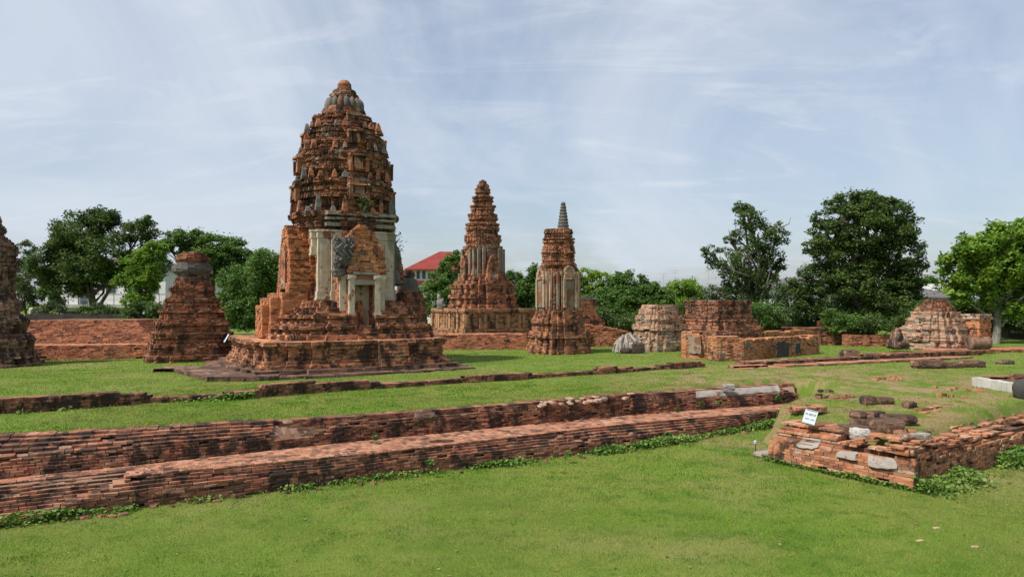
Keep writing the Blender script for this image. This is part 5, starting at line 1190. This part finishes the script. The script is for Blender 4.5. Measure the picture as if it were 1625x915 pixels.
# ------------------------------------------------------------------ far buildings
def bx(mb, px0, py0, px1, py1, d, dep, mi=0, jit=0):
    a = D(px0, py0, d); b_ = D(px1, py1, d); mb.box(((a[0] + b_[0]) / 2, d + dep / 2, (a[2] + b_[2]) / 2), (abs(b_[0] - a[0]), dep, abs(a[2] - b_[2])), 0, mi)
WHT = plain('white_render', (.62, .62, .60), .7, .08, .6); GLS = plain('window_glass', (.06, .075, .09), .15, .2); REDR = plain('red_roof_sheet', (.21, .036, .028), .5, .15, .8); GRYR = plain('grey_roof_tile', (.13, .12, .12), .8, .2, 1.); CONC = plain('concrete', (.33, .32, .30), .8, .15, 1.)
TEAL = plain('teal_roof', (.06, .17, .2), .5, .15); BRNR = plain('brown_roof', (.2, .085, .06), .7, .2); DKW = plain('dark_timber', (.05, .04, .035), .8, .3); GRNS = plain('green_tarp', (.03, .22, .13), .6, .2)
HSE = thing('white_house', (X_(175, 80), 84, 0), 'two storey white house with balcony behind the left trees', 'house'); HO = tuple(HSE.location)
m = MB(1); bx(m, 92, 425, 262, 520, 82, 9); m.build('wall', WHT, HSE, HO)
m = MB(2); bx(m, 88, 483, 270, 488, 80.5, 1.5); bx(m, 88, 466, 270, 468, 80.5, .08); [bx(m, x, 466, x + .8, 484, 80.5, .08) for x in range(90, 270, 18)]; bx(m, 90, 475, 270, 475.6, 80.5, .06); m.build('balcony', CONC, HSE, HO)
for (x0, x1, y0, y1) in ((105, 118, 438, 464), (124, 138, 440, 484), (168, 182, 440, 464), (205, 222, 442, 464), (236, 250, 442, 464), (100, 150, 494, 520), (170, 215, 494, 520), (228, 258, 496, 520)):
    m = MB(3); bx(m, x0, y0, x1, y1, 81.9, .2); m.build('window', GLS, HSE, HO)
m = MB(4)
for x in (95, 165, 225): bx(m, x, 488, x + 4, 522, 80.6, .3)
m.build('column', WHT, HSE, HO)
def hip(mb, px0, px1, yb, yt, d, dep, inset=.35, over=.5):
    a = D(px0, yb, d); b_ = D(px1, yb, d); zt = Z_(yt, d + dep / 2); w = b_[0] - a[0]; q = w * inset if w > dep else w * .4
    v = [(a[0] - over, d - over, a[2]), (b_[0] + over, d - over, a[2]), (b_[0] + over, d + dep + over, a[2]), (a[0] - over, d + dep + over, a[2]), (a[0] + q, d + dep / 2, zt), (b_[0] - q, d + dep / 2, zt)]
    v += [(x, y, z - .18) for x, y, z in v[:4]]
    mb.add(v, [(0, 1, 5, 4), (1, 2, 5), (2, 3, 4, 5), (3, 0, 4), (0, 6, 7, 1), (1, 7, 8, 2), (2, 8, 9, 3), (3, 9, 6, 0), (9, 8, 7, 6)])
m = MB(5); hip(m, 90, 262, 426, 405, 82, 9); m.build('roof', GRYR, HSE, HO)
h = thing('brown_roof_house', (X_(280, 88), 90, 0), 'house with brown tiled roof peeping behind the red brick chedi', 'house'); ho = tuple(h.location)
m = MB(6); bx(m, 262, 440, 330, 520, 88, 8); m.build('wall', WHT, h, ho); m = MB(7); hip(m, 258, 332, 441, 418, 88, 8); m.build('roof', BRNR, h, ho)
m = MB(71); bx(m, 264, 452, 274, 468, 87.9, .2); m.build('window', GLS, h, ho)
h = thing('red_roof_building', (X_(700, 115), 119, 0), 'white building with bright red hipped roof behind the trees', 'building'); ho = tuple(h.location)
m = MB(8); bx(m, 656, 425, 748, 520, 115, 11); m.build('wall', WHT, h, ho)
m = MB(9); hip(m, 652, 752, 427, 399, 115, 11, .42, .9); m.build('roof', REDR, h, ho)
m = MB(10); bx(m, 655, 445, 749, 450, 114.3, .7); m.build('awning', REDR, h, ho)
for x in (661, 670, 679, 692, 706): m = MB(11); bx(m, x, 430, x + 5, 442, 114.9, .2); f_ = m.build('window', GLS, h, ho)
for x in (660, 680, 700): m = MB(12); bx(m, x, 456, x + 10, 470, 114.9, .2); m.build('window', GLS, h, ho)
h = thing('teal_roof_house', (X_(830, 105), 108, 0), 'house with teal sheet roof left of the spired tower', 'house'); ho = tuple(h.location)
m = MB(13); bx(m, 808, 458, 862, 520, 105, 8); m.build('wall', CONC, h, ho); m = MB(14); hip(m, 806, 864, 459, 444, 105, 8); m.build('roof', TEAL, h, ho)
m = MB(15); bx(m, 815, 466, 826, 478, 104.9, .2); m.build('window', GLS, h, ho)
h = thing('grey_roof_house', (X_(1490, 85), 88, 0), 'grey roofed house between biggest tree and yellow-green tree', 'house'); ho = tuple(h.location)
m = MB(16); bx(m, 1452, 470, 1530, 520, 85, 8); m.build('wall', CONC, h, ho); m = MB(17); hip(m, 1450, 1532, 471, 458, 85, 8, .3); m.build('roof', GRYR, h, ho); m = MB(18); bx(m, 1484, 450, 1512, 466, 93.5, 3); m.build('upper_storey', WHT, h, ho)
m = MB(181); bx(m, 1462, 478, 1474, 490, 84.9, .2); m.build('window', GLS, h, ho)
h = thing('timber_shed', (X_(1630, 66), 68, 0), 'dark timber shed with rusty roof under the right trees', 'shed'); ho = tuple(h.location)
m = MB(19); bx(m, 1600, 508, 1680, 545, 66, 5); m.build('wall', DKW, h, ho); m = MB(20); hip(m, 1594, 1690, 510, 490, 66, 5, .3); m.build('roof', BRNR, h, ho)
m = MB(191); bx(m, 1604, 512, 1622, 528, 65.9, .15); m.build('shutter', CONC, h, ho)
h = thing('pale_house', (X_(1270, 90), 94, 0), 'pale house glimpsed through gaps left of the biggest tree', 'house'); ho = tuple(h.location)
m = MB(21); bx(m, 1225, 455, 1345, 525, 90, 8); m.build('wall', WHT, h, ho); m = MB(22); hip(m, 1222, 1348, 456, 440, 90, 8); m.build('roof', GRYR, h, ho)
for x in (1240, 1265, 1300, 1322): m = MB(23); bx(m, x, 465, x + 10, 485, 89.9, .2); m.build('window', GLS, h, ho)
m = MB(24); a = D(30, 460, 72)
for k in range(9):
    an = k / 9 * 6.283; an2 = (k + 1) / 9 * 6.283
    m.add([(a[0], a[1], a[2] + 1.2), (a[0] + 1.6 * math.cos(an), a[1] + 1.6 * math.sin(an), a[2]), (a[0] + 1.6 * math.cos(an2), a[1] + 1.6 * math.sin(an2), a[2]), (a[0], a[1], a[2] + 1.12)], [(0, 1, 2), (3, 2, 1)])
m.tube([(a[0], a[1], 0), (a[0], a[1], a[2] + 1.2)], [.05, .05], 6); o = m.build('green_parasol', GRNS); tag(o, 'green parasol behind the blackened chedi', 'parasol')
m = MB(25); bx(m, 46, 488, 52, 500, 64, .2); bx(m, 52, 489, 72, 500, 64.1, .1, 0); bx(m, 72, 470, 76, 502, 64, .3); o = m.build('white_gate', WHT); tag(o, 'white gate panel beside a post under left trees', 'gate')
m = MB(26); bx(m, 40, 498, 262, 512, 56, .4); o = m.build('dark_fence', DKW); tag(o, 'long dark boundary fence behind the sloping mound', 'fence')
m = MB(27); bx(m, 1235, 510, 1500, 524, 75, .4); o = m.build('dark_fence', DKW); tag(o, 'dark boundary fence in the shade under the biggest tree', 'fence')
ga = 'television antennas above the tree line'
for i, (px, yt, yb, lab) in enumerate(((1071, 428, 480, 'taller thin antenna mast above the light green round tree'), (1053, 434, 480, 'shorter thin antenna mast left of the taller one'), (1124, 425, 480, 'faint antenna mast beside the gnarled tree'))):
    a = D(px, yt, 120); m = MB(i); m.tube([(a[0], 120, 0), (a[0], 120, a[2])], [.05, .03], 5)
    m.box((a[0], 120, a[2] - .1), (1.4, .04, .04)); m.box((a[0], 120, a[2] - .5), (1.0, .04, .04)); o = m.build('antenna', CONC); tag(o, lab, 'antenna', ga)
m = MB(28); bx(m, 1322.5, 480, 1326, 516, 61, .2); o = m.build('concrete_post', CONC); tag(o, 'thin pale concrete post standing left of biggest tree', 'post')
